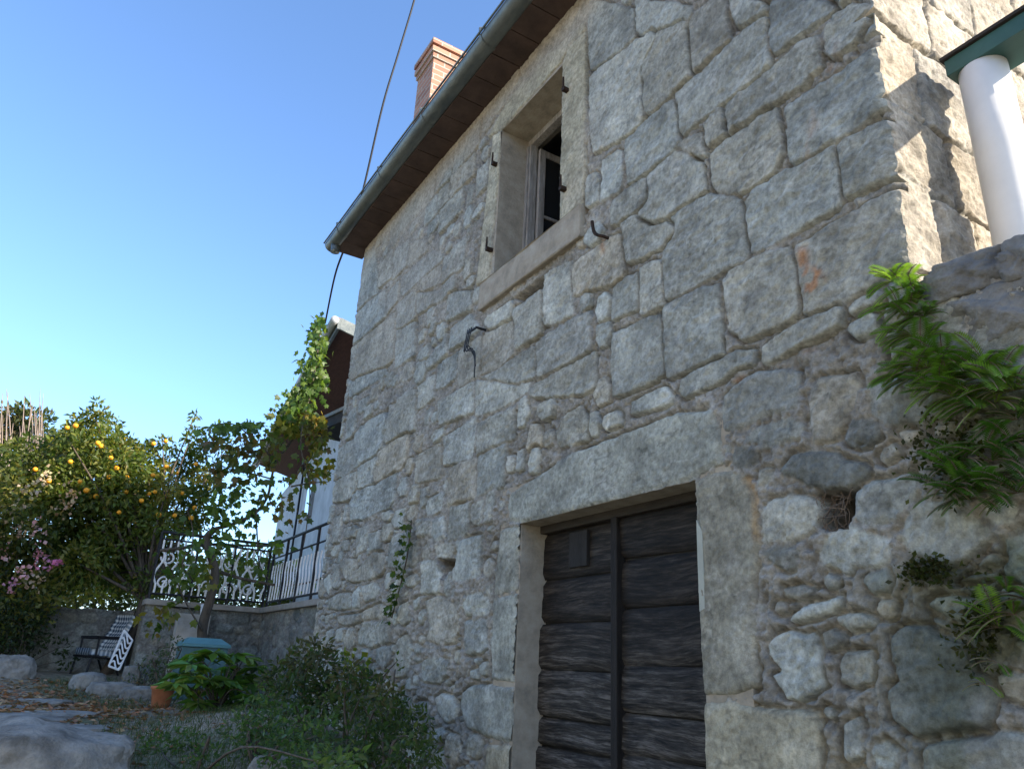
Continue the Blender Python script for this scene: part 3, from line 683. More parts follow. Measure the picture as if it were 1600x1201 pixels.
# pull the vertices beside an opening onto its edges
for O in (DO, WO):
    for val, axis in ((O[0], 0), (O[1], 0)):
        i = np.argmin(np.abs(Ug-val)); j0, j1 = np.searchsorted(Vg, [O[2]-.05, O[3]+.02]); FY[i, j0:j1] = val+.006*fbm(Vg[j0:j1]*14, Vg[j0:j1]*0+val, 3, 74)
    for val in (O[2], O[3]):
        j = np.argmin(np.abs(Vg-val)); i0, i1 = np.searchsorted(Ug, [O[0]-.02, O[1]+.02]); VV[i0:i1, j] = val+.006*fbm(Ug[i0:i1]*12, Ug[i0:i1]*0+val, 3, 75)
keep = ~(inside(DO) | inside(WO))
surface('front_wall', FX, FY, VV, fcol, M['stone'], house, keep, True)
# gable
GX = XX+np.exp(-((XX-2.4)/.05)**2)*(2.4-0-2.4)
ei = np.exp(-((Xg-2.4)/.03)**2)[:, None]
GX = XX-ei*(fh[0, jz:]-.014*up[jz:])[None, :]
GY = YC-gh-ei*0; GY = GY-np.exp(-((Xg-2.4)/.08)**2)[:, None]*(rag*up)[None, jz:]
GY[0] = FY[0, jz:]; GX[0] = FX[0, jz:]
GX0 = XX.copy()
zc = (ZZ[:-1, :-1]+ZZ[1:, 1:])/2; xc = (XX[:-1, :-1]+XX[1:, 1:])/2
surface('gable_wall', GX, GY, ZZ, gcol, M['stone'], house, None, False)
# retaining wall continues the front of the house to the right
Ur = np.concatenate([np.arange(-1.9, .3, .02), np.arange(.3, YC, .0065), [YC]])
jr = np.searchsorted(Vg, 2.72)
U2, V2 = np.meshgrid(Ur, Vg[:jr], indexing='ij')
rh, rcol = front_fields(U2, V2)
dip = -.05*ss(2.4, 2.6, V2)
RX = 2.4-rh
topz = 2.62+.10*fbm(Ur*2.2, Ur*0, 3, 77)
RX[:, -6:] += np.linspace(0, .35, 6)[None, :]**1.0
surface('rubble_masonry', RX, U2, V2, rcol, M['stone'], retain, None, True)

# ------------------------------------------------------------------ the house: openings, roof, gutter, chimney
def part(name, fn, m, parent, smooth=False):
    bm = bmesh.new(); fn(bm); return fb(name, bm, m, parent, smooth)
def reveal(name, lo, hi, m, parent):
    return part(name, lambda b: box(b, lo, hi, .004), m, parent)
reveal('door_jamb', (2.404, DO[1], -.2), (2.66, DO[1]+.25, DO[3]), M['dressed'], house)
reveal('door_jamb', (2.404, DO[0]-.25, -.2), (2.66, DO[0], DO[3]), M['dressed'], house)
reveal('door_lintel', (2.404, DO[0]-.25, DO[3]+.001), (2.70, DO[1]+.25, DO[3]+.25), M['dressed'], house)
reveal('threshold', (2.36, DO[0]+.005, -.25), (2.80, DO[1]-.005, 0.02), M['rock'], house)
# plank door of two leaves
door = empty('cellar_door', (2.6, 3.15, 0), None, None); door.parent = house
door.matrix_parent_inverse = Matrix.LocRotScale(house.location, None, None).inverted(); 
def link2(o):  # keeps world placement for children of the door empty
    o.matrix_parent_inverse = Matrix.LocRotScale(door.location, None, None).inverted(); return o
def leaf(name, y0, y1, zs, seed):
    r = random.Random(seed); V = []; Fc = []; Cc = []
    for za, zb in zip(zs, zs[1:]):
        n0 = len(V); ny = 40; nz = 9
        dy = r.uniform(-.012, .012); xo = r.uniform(-.006, .006); tone = r.uniform(.75, 1.15); tl = r.uniform(-.010, .010)
        Y, T = np.meshgrid(np.linspace(y0, y1, ny), np.linspace(0, 1, nz), indexing='ij')
        bot = za+.004+dy*(Y-y0)/(y1-y0)+.006*fbm(Y*6+seed, Y*0+za*9, 3, 81); top = zb-.004+.006*fbm(Y*6+seed, Y*0+zb*9, 3, 82)
        Z = bot+(top-bot)*T
        e = np.minimum(T, 1-T)*(zb-za)
        X = 2.565+xo+tl*T+.020*(1-ss(0, .016, e))+.010*fbm(Y*4, Z*30, 4, 83)+.006*fbm(Y*9, Z*60, 2, 84)
        c = np.array([.019, .0165, .0145])*tone*(1+1.1*fbm(Y*3, Z*8, 3, 85))[..., None]*(1-.45*ss(.02, .0, e))[..., None]
        gr = ss(1.75, 1.25, Z)[..., None]; c = c*(1-.65*gr)+.65*gr*np.array([.062, .060, .058])*(1+1.0*fbm(Y*4, Z*22, 4, 86))[..., None]
        V.append(np.stack([X, Y, Z], -1).reshape(-1, 3)); Cc.append(c.reshape(-1, 3))
        Fc.append(gridfaces(ny, nz, None, True)+sum(len(q) for q in V[:-1]))
    # a backing so that nothing shows through the gaps
    n0 = sum(len(q) for q in V); V.append(np.array([(2.60, y0, zs[0]), (2.60, y1, zs[0]), (2.60, y1, zs[-1]), (2.60, y0, zs[-1])])); Cc.append(np.full((4, 3), .015)); Fc.append(np.array([[n0+3, n0+2, n0+1, n0]]))
    return link2(link(name, npmesh(name, np.concatenate(V), np.concatenate(Fc), np.clip(np.concatenate(Cc), .004, .5)), M['wood'], door, True))
YS = 3.17
leaf('door_leaf', YS+.025, 3.97, [-.1, .22, .50, .78, 1.02, 1.17, 1.42, 1.67, 1.92, 2.20], 3)
leaf('door_leaf', 2.40, YS-.025, [-.1, .20, .47, .80, 1.06, 1.24, 1.46, 1.73, 1.97, 2.20], 8)
link2(part('centre_batten', lambda b: box(b, (2.535, YS-.026, -.1), (2.60, YS+.026, 2.20), .006), noise_mat('dark_batten', (.008, .007, .006), (.022, .019, .017), 9, .8, .5, stretch=(4, 4, .5)), door))
link2(part('door_frame_head', lambda b: box(b, (2.54, 2.40, 2.195), (2.64, 3.97, 2.30), .008), noise_mat('frame_wood', (.02, .017, .014), (.05, .043, .035), 9, .8, .5, stretch=(3, .5, 4)), door))
p = at(903, 857, x=2.55)
link2(part('patch_board', lambda b: box(b, (2.548, p.y-.085, p.z-.10), (2.575, p.y+.085, p.z+.10), .004), noise_mat('grey_patch', (.014, .0135, .013), (.028, .027, .026), 8, .85, .3, stretch=(1, 3, 1)), door))
# grey board strip wedged at the right jamb
q = [at(*a, x=2.385) for a in ((1088, 812), (1097, 830), (1099, 880), (1101, 950), (1093, 955), (1090, 880))]
bm = bmesh.new(); f_ = bm.faces.new([bm.verts.new(v) for v in q]); r_ = bmesh.ops.extrude_face_region(bm, geom=[f_])
for v in r_['geom']:
    if isinstance(v, bmesh.types.BMVert): v.co.x += .12
fb('jamb_strip', bm, noise_mat('pale_board', (.30, .32, .28), (.40, .42, .37), 6, .8, .2), house)

# window
reveal('window_jamb', (2.402, WO[1], WO[2]), (2.80, WO[1]+.15, WO[3]), M['dressed'], house)
reveal('window_jamb', (2.402, WO[0]-.15, WO[2]), (2.80, WO[0], WO[3]), M['dressed'], house)
reveal('window_lintel', (2.402, WO[0]-.15, WO[3]+.001), (2.80, WO[1]+.15, WO[3]+.2), M['dressed'], house)
def sill(b):
    vs = box(b, (2.366, 3.285, 3.95), (2.80, 4.60, 4.186), .012)
    bmesh.ops.subdivide_edges(b, edges=b.edges[:], cuts=3, use_grid_fill=True)
    for v in b.verts: v.co += Vector((random.uniform(-.004, .004), 0, random.uniform(-.004, .004)))
part('window_sill', sill, M['dressed'], house)
win = empty('window', (2.68, 4.0, 4.85), None, None); win.parent = house
win.matrix_parent_inverse = Matrix.LocRotScale(house.location, None, None).inverted()
def link3(o): o.matrix_parent_inverse = Matrix.LocRotScale(win.location, None, None).inverted(); return o
def wframe(b):
    x0, x1 = 2.655, 2.725
    box(b, (x0, 4.40, WO[2]+.002), (x1, 4.449, WO[3]-.002), .006); box(b, (x0, 3.571, WO[2]+.002), (x1, 3.62, WO[3]-.002), .006)
    box(b, (x0, 3.621, 5.50), (x1, 4.399, WO[3]-.002), .006); box(b, (x0, 3.621, WO[2]+.002), (x1, 4.399, 4.225), .006)
    box(b, (2.640, 4.418, WO[2]+.004), (2.654, 4.447, 5.49), .003)
link3(part('window_frame', wframe, M['whitewood'], win))
def sash(b):   # hinged on the left, swung inwards
    y0, y1 = 4.365, 4.398
    box(b, (2.727, y0, 4.24), (2.785, y1, 5.47), .005); box(b, (3.10, y0, 4.24), (3.15, y1, 5.47), .005)
    box(b, (2.786, y0+.001, 5.41), (3.099, y1-.001, 5.469), .004); box(b, (2.786, y0+.001, 4.241), (3.099, y1-.001, 4.30), .004)
    for z in (4.82,): box(b, (2.786, y0+.003, z), (3.099, y1-.003, z+.025), .003)
link3(part('window_sash', sash, M['whitewood'], win))
link3(part('window_pane', lambda b: box(b, (2.79, 4.380, 4.30), (3.095, 4.384, 5.41)), M['glass'], win))
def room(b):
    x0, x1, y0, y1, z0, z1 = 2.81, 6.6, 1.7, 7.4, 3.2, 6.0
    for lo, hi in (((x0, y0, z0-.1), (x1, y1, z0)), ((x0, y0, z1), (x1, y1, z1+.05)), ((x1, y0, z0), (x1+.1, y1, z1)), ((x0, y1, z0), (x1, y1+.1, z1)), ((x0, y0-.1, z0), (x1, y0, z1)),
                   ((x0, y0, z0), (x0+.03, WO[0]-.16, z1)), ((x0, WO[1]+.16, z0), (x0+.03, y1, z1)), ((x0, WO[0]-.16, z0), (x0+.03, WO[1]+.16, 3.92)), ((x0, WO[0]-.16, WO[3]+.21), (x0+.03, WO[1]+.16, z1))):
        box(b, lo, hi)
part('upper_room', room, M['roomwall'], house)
# iron shutter pins
for px, py in ((773, 252), (764, 385), (884, 136), (880, 290)):
    p = at(px, py, x=2.37)
    def pin(b, p=p):
        tube(b, [p+Vector((.05, 0, -.02)), p+Vector((-.015, 0, -.02)), p+Vector((-.022, 0, -.012)), p+Vector((-.022, 0, .075))], [.010, .010, .010, .007], 6)
        box(b, p+Vector((-.026, -.016, -.042)), p+Vector((.03, .016, -.012)), .004)
    part('hinge_pin', pin, M['iron'], house)
p = at(925, 346, x=2.33); p2 = at(944, 372, x=2.36)
part('iron_hook', lambda b: tube(b, smoothpath([p, p+Vector((0, -.02, -.08)), (p*.4+p2*.6)+Vector((-.01, 0, -.03)), p2+Vector((.0, 0, .01)), p2+Vector((.06, -.01, .0))], 5), .011, 6), M['iron'], house)
p = at(750, 513, x=2.36)
def wire(b):
    tube(b, [p+Vector((.06, 0, 0)), p+Vector((-.03, .0, 0)), p+Vector((-.035, .12, 0))], .011, 6)
    for k, dy in enumerate((.06, .09, .12)):
        e = at((741, 743, 740)[k], (590, 572, 555)[k], x=2.35)
        tube(b, smoothpath([p+Vector((-.04, dy, .02)), p+Vector((-.045, dy+.03, -.15)), (p+e)*.5+Vector((-.02, .05*k, 0)), e], 5), .005, 5)
part('wire_loop', wire, M['blackiron'], house)
# roots in the hole of the wall
def roots(b):
    for k in range(34):
        a = at(random.uniform(1278, 1335), random.uniform(766, 826), x=2.48); c = at(random.uniform(1275, 1330), random.uniform(775, 835), x=2.42)
        tube(b, smoothpath([a, (a+c)/2+Vector((random.uniform(-.06, .02), random.uniform(-.05, .05), random.uniform(-.04, .04))), c], 4), .0016, 3, False)
part('dry_roots', roots, M['twig'], house)

# roof
EX, EZ, SL = 2.10, 6.20, math.tan(math.radians(20)); RXX = 4.75; RZ = EZ+(RXX-EX)*SL
def roofdeck(b):
    for s in (1, -1):
        pr = [(EX+.03, EZ-.03), (RXX, RZ-.03), (RXX, RZ-.11), (EX+.03, EZ-.10)]
        ring = [[b.verts.new((x if s > 0 else 2*RXX-x, y, z)) for x, z in pr] for y in (1.02, 7.98)]
        for k in range(4): b.faces.new([ring[0][k], ring[0][(k+1) % 4], ring[1][(k+1) % 4], ring[1][k]])
        for r in ring: b.faces.new(r)
    bmesh.ops.recalc_face_normals(b, faces=b.faces[:])
roof = part('roof', roofdeck, M['dark'], house)
def tiles(b):
    r_ = random.Random(4)
    for s in (1, -1):
        y = 1.08
        while y < 7.98:
            for k in range(8):
                t0 = k/8; x0 = EX+(RXX-EX)*t0-.03; x1 = EX+(RXX-EX)*(t0+.14); z0 = EZ+(x0-EX)*SL+.012+r_.uniform(-.004, .006); z1 = EZ+(x1-EX)*SL-.012
                if s < 0: x0, x1 = 2*RXX-x0, 2*RXX-x1
                ra, rb = .088, .075; A = []; B_ = []
                for j in range(7):
                    a = math.pi*j/6
                    A.append(b.verts.new((x0, y+ra*math.cos(a), z0-.03+ra*math.sin(a)))); B_.append(b.verts.new((x1, y+rb*math.cos(a), z1-.03+rb*math.sin(a))))
                for j in range(6): b.faces.new((A[j], A[j+1], B_[j+1], B_[j]))
            y += .19
part('roof_tiles', tiles, M['tile'], house, True)
def soffit(b):
    y = 1.02; r_ = random.Random(2)
    while y < 7.95:
        dz = r_.uniform(-.004, .004); box(b, (2.13, y+.004, 6.03+dz), (2.46, min(y+.29, 7.97)-.004, 6.065+dz), .004); y += .29
    for y in np.arange(1.1, 7.9, .58): pass
part('soffit', soffit, M['clay'], house)
part('wall_plate', lambda b: box(b, (2.42, YC+.03, 6.0), (2.78, 7.78, 6.35)), M['concrete'], house)
def gutter(b):
    cx, cz, r = 2.085, 6.12, .092; ys = np.linspace(.9, 8.02, 40)
    prof = [(cx+r*math.cos(a), cz+r*math.sin(a)) for a in np.linspace(math.pi*1.02, 2*math.pi, 15)]
    prof2 = [(cx+(r-.006)*math.cos(a), cz+(r-.006)*math.sin(a)) for a in np.linspace(2*math.pi, math.pi*1.02, 15)]
    bead = [(cx-r-.010+.010*math.cos(a), cz+.002+.010*math.sin(a)) for a in np.linspace(0, 2*math.pi, 9)[:-1]]
    for pr in (prof+prof2, bead):
        rings = [[b.verts.new((x, y, z+.006*math.sin(y*1.3))) for x, z in pr] for y in ys]
        for A, B_ in zip(rings, rings[1:]):
            for k in range(len(pr)): b.faces.new((A[k], A[(k+1) % len(pr)], B_[(k+1) % len(pr)], B_[k]))
    e = [b.verts.new((x, 8.02, z+.006*math.sin(8.02*1.3))) for x, z in prof]; b.faces.new(e)
gut = part('gutter', gutter, M['zinc'], house, True)
for px, py in ((528, 341), (590, 269), (658, 172), (751, 40)):
    y = at(px, py, x=1.99).y
    def ring(b, y=y):
        for dy in (-.018, .018):
            pass
        pts = [(2.085+.098*math.cos(a), y, 6.12+.006*math.sin(y*1.3)+.098*math.sin(a)) for a in np.linspace(math.pi*.93, 2*math.pi, 16)]
        for A, B_ in zip(pts, pts[1:]):
            vs = [b.verts.new(v) for v in ((A[0], A[1]-.014, A[2]), (B_[0], B_[1]-.014, B_[2]), (B_[0], B_[1]+.014, B_[2]), (A[0], A[1]+.014, A[2]))]; b.faces.new(vs)
        tube(b, [(1.988, y, 6.13), (1.985, y, 6.17), (2.05, y, 6.21)], .009, 5)
    part('gutter_bracket', ring, M['zinc'], gut)
part('outlet_pipe', lambda b: tube(b, [(2.085, 7.86, 6.05), (2.085, 7.86, 6.0), (2.085, 7.86, 5.955), (2.085, 7.86, 5.95)], [.06, .052, .052, .056], 14), M['zinc'], gut, True)
# plain walls at the back of the house
part('rear_wall', lambda b: box(b, (6.99, YC+.03, -.3), (7.15, 7.75, 6.1)), M['plaster'], house)
part('far_gable', lambda b: box(b, (2.46, 7.62, -.3), (6.98, 7.77, 6.05)), M['rock'], house)
for y0, y1 in ((YC, YC+.25), (7.55, 7.77)):
    def gabletop(b):
        pr = [(2.42, 6.03), (7.08, 6.03), (7.08, 6.05), (RXX, RZ-.12), (2.42, 6.30)]
        ring = [[b.verts.new((x, y, z)) for x, z in pr] for y in (y0, y1)]
        for k in range(5): b.faces.new([ring[0][k], ring[0][(k+1) % 5], ring[1][(k+1) % 5], ring[1][k]])
        for r in ring: b.faces.new(r)
        bmesh.ops.recalc_face_normals(b, faces=b.faces[:])
    part('gable_top', gabletop, M['plaster'], house)
# brick chimney on the near slope of the roof
def chimney(b):
    x0, x1, y0, y1 = 2.52, 2.88, 6.46, 6.90
    box(b, (x0, y0, 6.3), (x1, y1, 8.02))
    for k, (e, za, zb) in enumerate(((.02, 8.02, 8.09), (.04, 8.092, 8.165), (.02, 8.167, 8.195), (.05, 8.197, 8.27))):
        box(b, (x0-e, y0-e, za), (x1+e, y1+e, zb), .004)
ch = part('chimney', chimney, M['brick'], roof)

# ------------------------------------------------------------------ right hand terrace: coping stones, earth, porch
tag(part('terrace_ground', lambda b: box(b, (2.66, -3.3, -.4), (7.0, YC-.02, 2.50)), M['soil'], None), kind='structure')
def coping(px, py, sy, sz, sx, tilt, seed, m='coping'):
    p = at(px, py, x=2.42); o = rockmesh('coping_stone', (p.x+sx*.62, p.y, p.z), (sx, sy, sz), M[m], retain, seed, .24, .75, 5)
    return o
coping(1513, 432, .165, .085, .17, 0, 3)
coping(1560, 492, .20, .12, .2, 0, 5)
coping(1640, 400, .16, .12, .2, 0, 8)
coping(1430, 462, .05, .05, .1, 0, 9)
coping(1600, 412, .07, .07, .15, 0, 12)
porch = empty('porch', (2.86, 1.14, 2.5), 'white round porch column under a teal beam beside the sunlit gable', 'porch')
def col_(cx, cy):
    def f(b):
        tube(b, [(cx, cy, 2.45), (cx, cy, 2.9), (cx, cy, 3.4), (cx, cy, 3.825)], .09, 40)
    return f
part('column', col_(2.865, 1.135), M['column'], porch, True)
part('column', col_(2.865, -1.9), M['column'], porch, True)
part('beam', lambda b: box(b, (2.775, -2.2, 3.826), (2.955, 1.235, 3.905), .004), M['teal'], porch)
part('drip_edge', lambda b: box(b, (2.76, -2.2, 3.906), (3.0, 1.245, 3.922), .002), M['dark'], porch)

# ------------------------------------------------------------------ leaves
OVAL = (np.array([(0, 0, 0), (-.5, .45, .10), (0, .5, -.02), (.5, .45, .10), (0, 1, .0)]), [(0, 2, 1), (1, 2, 4), (0, 3, 2), (2, 3, 4)])
def star():
    o = [(0, 0)]; 
    for a, r in ((-125, .55), (-95, .38), (-65, .62), (-35, .36), (0, .72), (35, .36), (65, .62), (95, .38), (125, .55)):
        t = math.radians(a); o.append((math.sin(t)*r*.95, .38+math.cos(t)*r*.9))
    V = np.array([(0, .36, -.05)]+[(x, y, .06*abs(x)*2) for x, y in o]); n = len(o)
    return V, [(0, 1+(k+1) % n, 1+k) for k in range(n)]
STAR = star()
PETAL = (np.array([(0, 0, 0), (-.5, .5, .2), (.5, .5, .2), (0, 1, .1)]), [(0, 2, 1), (1, 2, 3)])
def unit(v): return v/np.maximum(np.linalg.norm(v, axis=-1, keepdims=True), 1e-9)
def leaves(name, P, Dv, size, width, c, m, parent=None, tpl=OVAL, nrm=None, cj=.25, droop=0.0):
    """one mesh of many leaves: P base points, Dv tip directions, size lengths"""
    P = np.asarray(P, float); n = len(P); Dv = unit(np.asarray(Dv, float)+np.array([0, 0, -droop]))
    N0 = RNG.normal(size=(n, 3)) if nrm is None else np.asarray(nrm, float)+RNG.normal(size=(n, 3))*.35
    S = unit(np.cross(Dv, N0)); Nn = np.cross(S, Dv)
    size = np.broadcast_to(np.asarray(size, float), (n,))*RNG.uniform(.65, 1.25, n)
    T, Fc = tpl; T = np.asarray(T); k = len(T)
    V = P[:, None]+(S[:, None]*(T[None, :, 0:1]*width)+Dv[:, None]*T[None, :, 1:2]+Nn[:, None]*T[None, :, 2:3])*size[:, None, None]
    Fc = (np.array(Fc)[None]+(np.arange(n)*k)[:, None, None]).reshape(-1, 3)
    c = np.broadcast_to(np.asarray(c, float), (n, 3))*RNG.uniform(1-cj, 1+cj, (n, 1))*RNG.uniform(.9, 1.1, (n, 3))
    return link(name, npmesh(name, V.reshape(-1, 3), Fc, np.repeat(np.clip(c, .004, .9), k, 0)), m, parent)
def cloud(clumps, per, flat=.8):
    """points through a set of clumps (centre, radius), with outward directions"""
    P = []; Dd = []; I = []
    for i, (c, r) in enumerate(clumps):
        n = max(3, int(per*(r/.3)**2)); d = unit(RNG.normal(size=(n, 3))); q = RNG.uniform(.15, 1, (n, 1))**.6
        P.append(np.array(c)+d*q*r*np.array([1, 1, flat])); Dd.append(d*.7+RNG.normal(size=(n, 3))*.7); I.append(np.full(n, i))
    return np.concatenate(P), np.concatenate(Dd), np.concatenate(I)
def mixcol(cols, I, n):
    cols = np.array(cols); w = RNG.integers(0, len(cols), int(I.max())+1)
    pick = np.where(RNG.random(len(I)) < .6, w[I], RNG.integers(0, len(cols), len(I))); return cols[pick]
GREENS = [(.045, .085, .018), (.065, .105, .022), (.03, .06, .016), (.085, .12, .025)]

# ------------------------------------------------------------------ neighbour house
NA = np.array(at(529, 497, y=12.0)); NE = np.array([math.sin(math.radians(6.9)), math.cos(math.radians(6.9)), 0]); NN = np.array([NE[1], -NE[0], 0])
def nb(s, t, z): q = NA+NE*s+NN*t; return Vector((q[0], q[1], z))
def nplane(px, py, t):   # hit the vertical plane parallel to the eave at offset t -> (s, z)
    r = ray(px, py); o = np.array([0, 0, CZ]); k = ((NA+NN*t-o) @ NN)/(r @ NN); h = o+r*k; return (h-NA) @ NE, h[2]
neigh = empty('neighbour_house', tuple(NA[:2])+(1.9,), 'pale grey rendered house with dark brown eaves half hidden behind the stone house', 'house')
ez = NA[2]; sB, zB = nplane(410, 672, 0)
def prism(b, s0, s1, t0, t1, z0, z1, dz=0.0):
    vs = [b.verts.new(nb(s, t, z+(t-t0)*dz)) for z in (z0, z1) for s, t in ((s0, t0), (s1, t0), (s1, t1), (s0, t1))]
    for f in ((3, 2, 1, 0), (4, 5, 6, 7), (0, 1, 5, 4), (1, 2, 6, 5), (2, 3, 7, 6), (3, 0, 4, 7)): b.faces.new([vs[i] for i in f])
nroof = part('roof', lambda b: prism(b, 0.06, sB, .06, 5.5, ez-.10, ez-.05, -.28), M['soffitbrown'], neigh)
part('fascia_board', lambda b: prism(b, 0.0, sB+.05, 0.0, .05, ez-.20, ez+.0, 0), M['zinc'], nroof)
part('gutter', lambda b: tube(b, [nb(-.02, -.06, ez-.05), nb(sB/2, -.06, ez-.07), nb(sB+.05, -.06, ez-.09)], .075, 10), noise_mat('pale_zinc', (.34, .36, .37), (.48, .50, .50), 5, .5, .05, .2), neigh, True)
part('verge_board', lambda b: prism(b, 0.0, .05, .052, 5.5, ez-.20, ez+.02, -.28), M['zinc'], nroof)
def ntiles(b):
    for k in range(24):
        s = .08+k*.24
        if s > sB: break
        A = []
        for t in np.linspace(.0, 5.4, 10):
            A.append([b.verts.new(nb(s+.11-.11*math.cos(a), t, ez-.03+.10*math.sin(a)-.28*t+.03)) for a in np.linspace(0, math.pi, 6)])
        for p_, q_ in zip(A, A[1:]):
            for j in range(5): b.faces.new((p_[j], p_[j+1], q_[j+1], q_[j]))
part('roof_tiles', ntiles, M['tile'], nroof, True)
sW, zW = nplane(445, 740, 1.0)
s0, zs0 = nplane(535, 640, .75); s1, zs1 = nplane(492, 659, .75)
zsill = (zs0+zs1)/2
part('wall', lambda b: prism(b, -.6, sW, 1.0, 5.3, 1.6, zsill-.25), M['plaster'], neigh)
part('upper_wall', lambda b: prism(b, -.5, sW-.1, 1.75, 5.2, zsill-.249, ez-.12, -.22), noise_mat('brown_boards', (.05, .032, .025), (.10, .065, .05), 5, .8, .2, stretch=(1, 1, 6)), neigh)
bz = at(535, 637, y=11.6); b2 = at(491, 658, z=bz.z); bd = (bz-b2).normalized(); bn = Vector((bd.y, -bd.x, 0)); bn = bn if bn.x > 0 else -bn
def bslab(z0, z1, o0, o1):
    def f(b):
        q = [b2-bd*.04+bn*o0, bz+bd*1.2+bn*o0, bz+bd*1.2+bn*o1, b2-bd*.04+bn*o1]
        lo = [b.verts.new((v.x, v.y, bz.z+z0)) for v in q]; hi = [b.verts.new((v.x, v.y, bz.z+z1)) for v in q]
        b.faces.new(lo[::-1]); b.faces.new(hi)
        for k in range(4): b.faces.new((lo[k], lo[(k+1) % 4], hi[(k+1) % 4], hi[k]))
        bmesh.ops.recalc_face_normals(b, faces=b.faces[:])
    return f
part('balcony_slab', bslab(-.24, -.062, 0, .9), noise_mat('dark_balcony_edge', (.03, .025, .022), (.06, .05, .045), 5, .8, .2), neigh)
part('balcony_cap', bslab(-.06, 0, -.03, .9), M['whitewood'], neigh)
def rake(b):
    (a, za), (c, zc_) = nplane(545, 562, .74), nplane(494, 633, .74)
    tube(b, [nb(a-.6, .74, za+.6*(zc_-za)/(a-c)*1.0), nb(a, .74, za), nb(c, .74, zc_)], .045, 4)
part('eave_beam', rake, M['whitewood'], neigh)
(wa, wza), (wb, wzb) = nplane(468, 742, .99), nplane(486, 806, .99)
wlo, whi = min(wa, wb), max(wa, wb)
nw = part('window', lambda b: prism(b, wlo, wlo+.7, .93, .999, wzb, wzb+1.1), M['whitewood'], neigh)
part('pane', lambda b: prism(b, wlo+.06, wlo+.64, .915, .929, wzb+.06, wzb+1.04), M['glass'], nw)
def npipe(b): 
    a, za = nplane(478, 700, .9); tube(b, [nb(a, .93, zsill-.25), nb(a, .93, 2.2)], .03, 8)
part('down_pipe', npipe, M['blackiron'], neigh, True)

# ------------------------------------------------------------------ raised terrace with its stone walls and railings
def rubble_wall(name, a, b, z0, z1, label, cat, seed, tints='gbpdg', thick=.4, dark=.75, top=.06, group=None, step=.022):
    a = np.array(a, float); b = np.array(b, float); L = np.linalg.norm(b-a); e = (b-a)/L; nn = np.array([e[1], -e[0]])
    r = random.Random(seed); F = Field([], seed)
    def gen(r, t): q = r.uniform(.05, .24)*(1.15-.75*t); return r.choice(tints), ngon(r, r.uniform(0, L), r.uniform(z0, z1), q, q*r.uniform(.5, .8), 7, r.uniform(-.2, .2), .5)
    autofill(F, 0, L, z0, z1, gen, int(260*L), .012, r, res=.03)
    U, V = np.meshgrid(np.arange(0, L+step, step), np.arange(z0, z1+step, step), indexing='ij')
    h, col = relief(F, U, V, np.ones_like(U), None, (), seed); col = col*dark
    zt = z1+top*2*fbm(U[:, 0]*1.6+seed, U[:, 0]*0, 3, seed)
    Zz = z0+(V-z0)*((zt-z0)/(z1-z0))[:, None]
    X = a[0]+e[0]*U+nn[0]*h; Y = a[1]+e[1]*U+nn[1]*h
    # fold the top back over the wall
    k = 6; tb = np.linspace(0, thick, k+1)[1:]
    X = np.concatenate([X]+[(X[:, -1:]-nn[0]*q) for q in tb], 1); Y = np.concatenate([Y]+[(Y[:, -1:]-nn[1]*q) for q in tb], 1)
    Zz = np.concatenate([Zz]+[(Zz[:, -1:]+.03*fbm(U[:, :1]*9+q*20, U[:, :1]*0+q*20, 2, seed)) for q in tb], 1); col = np.concatenate([col]+[col[:, -1:]]*k, 1)
    X = np.concatenate([X, X[:, -1:]], 1); Y = np.concatenate([Y, Y[:, -1:]], 1); Zz = np.concatenate([Zz, Zz[:, -1:]*0+z0], 1); col = np.concatenate([col, col[:, -1:]], 1)
    o = surface(name, X, Y, Zz, col, M['stone'], None, None, False)
    return tag(o, label, cat, group)
TZ = 2.12
# house added out of view to bounce warm sunlight onto the stone front
def opposite():
    x0, x1, y0, y1, h = -13.5, -8.0, -8.0, 6.5, 6.2
    e = empty('light_bounce_house', (x1, -1, -.3), 'unseen cream house added across the lane to bounce sunlight onto the old stone house', 'house')
    cream = noise_mat('cream_render', (.56, .53, .43), (.69, .66, .55), 1.5, .95, .2)
    part('wall', lambda b: box(b, (x0, y0, -.6), (x1, y1, h)), cream, e)
    def rf(b):
        m = (x0+x1)/2; pr = [(x0-.4, h-.05), (m, h+1.7), (x1+.4, h-.05), (x1+.4, h+.05), (m, h+1.85), (x0-.4, h+.05)]
        R_ = [[b.verts.new((x, y, z)) for x, z in pr] for y in (y0-.3, y1+.3)]
        for k in range(6): b.faces.new([R_[0][k], R_[0][(k+1) % 6], R_[1][(k+1) % 6], R_[1][k]])
        for r in R_: b.faces.new(r)
        bmesh.ops.recalc_face_normals(b, faces=b.faces[:])
    part('roof', rf, M['tile'], e)
    for y in (-6, -2.2, 1.6, 4.8):
        for z in (.9, 3.9):
            f = part('window', lambda b: box(b, (x1, y-.5, z), (x1+.04, y+.5, z+1.3), .01), M['whitewood'], e)
            part('pane', lambda b: box(b, (x1+.041, y-.42, z+.08), (x1+.05, y+.42, z+1.22)), M['glass'], f)
opposite()
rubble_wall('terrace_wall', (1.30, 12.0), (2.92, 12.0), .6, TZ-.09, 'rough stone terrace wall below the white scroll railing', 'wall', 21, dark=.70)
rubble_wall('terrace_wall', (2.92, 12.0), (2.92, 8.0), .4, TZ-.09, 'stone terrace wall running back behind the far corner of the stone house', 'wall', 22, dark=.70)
rubble_wall('garden_wall', (-2.6, 14.2), (1.32, 13.6), .7, 2.0, 'low shaded stone garden wall behind the checked lounge chair', 'wall', 23, dark=.72)
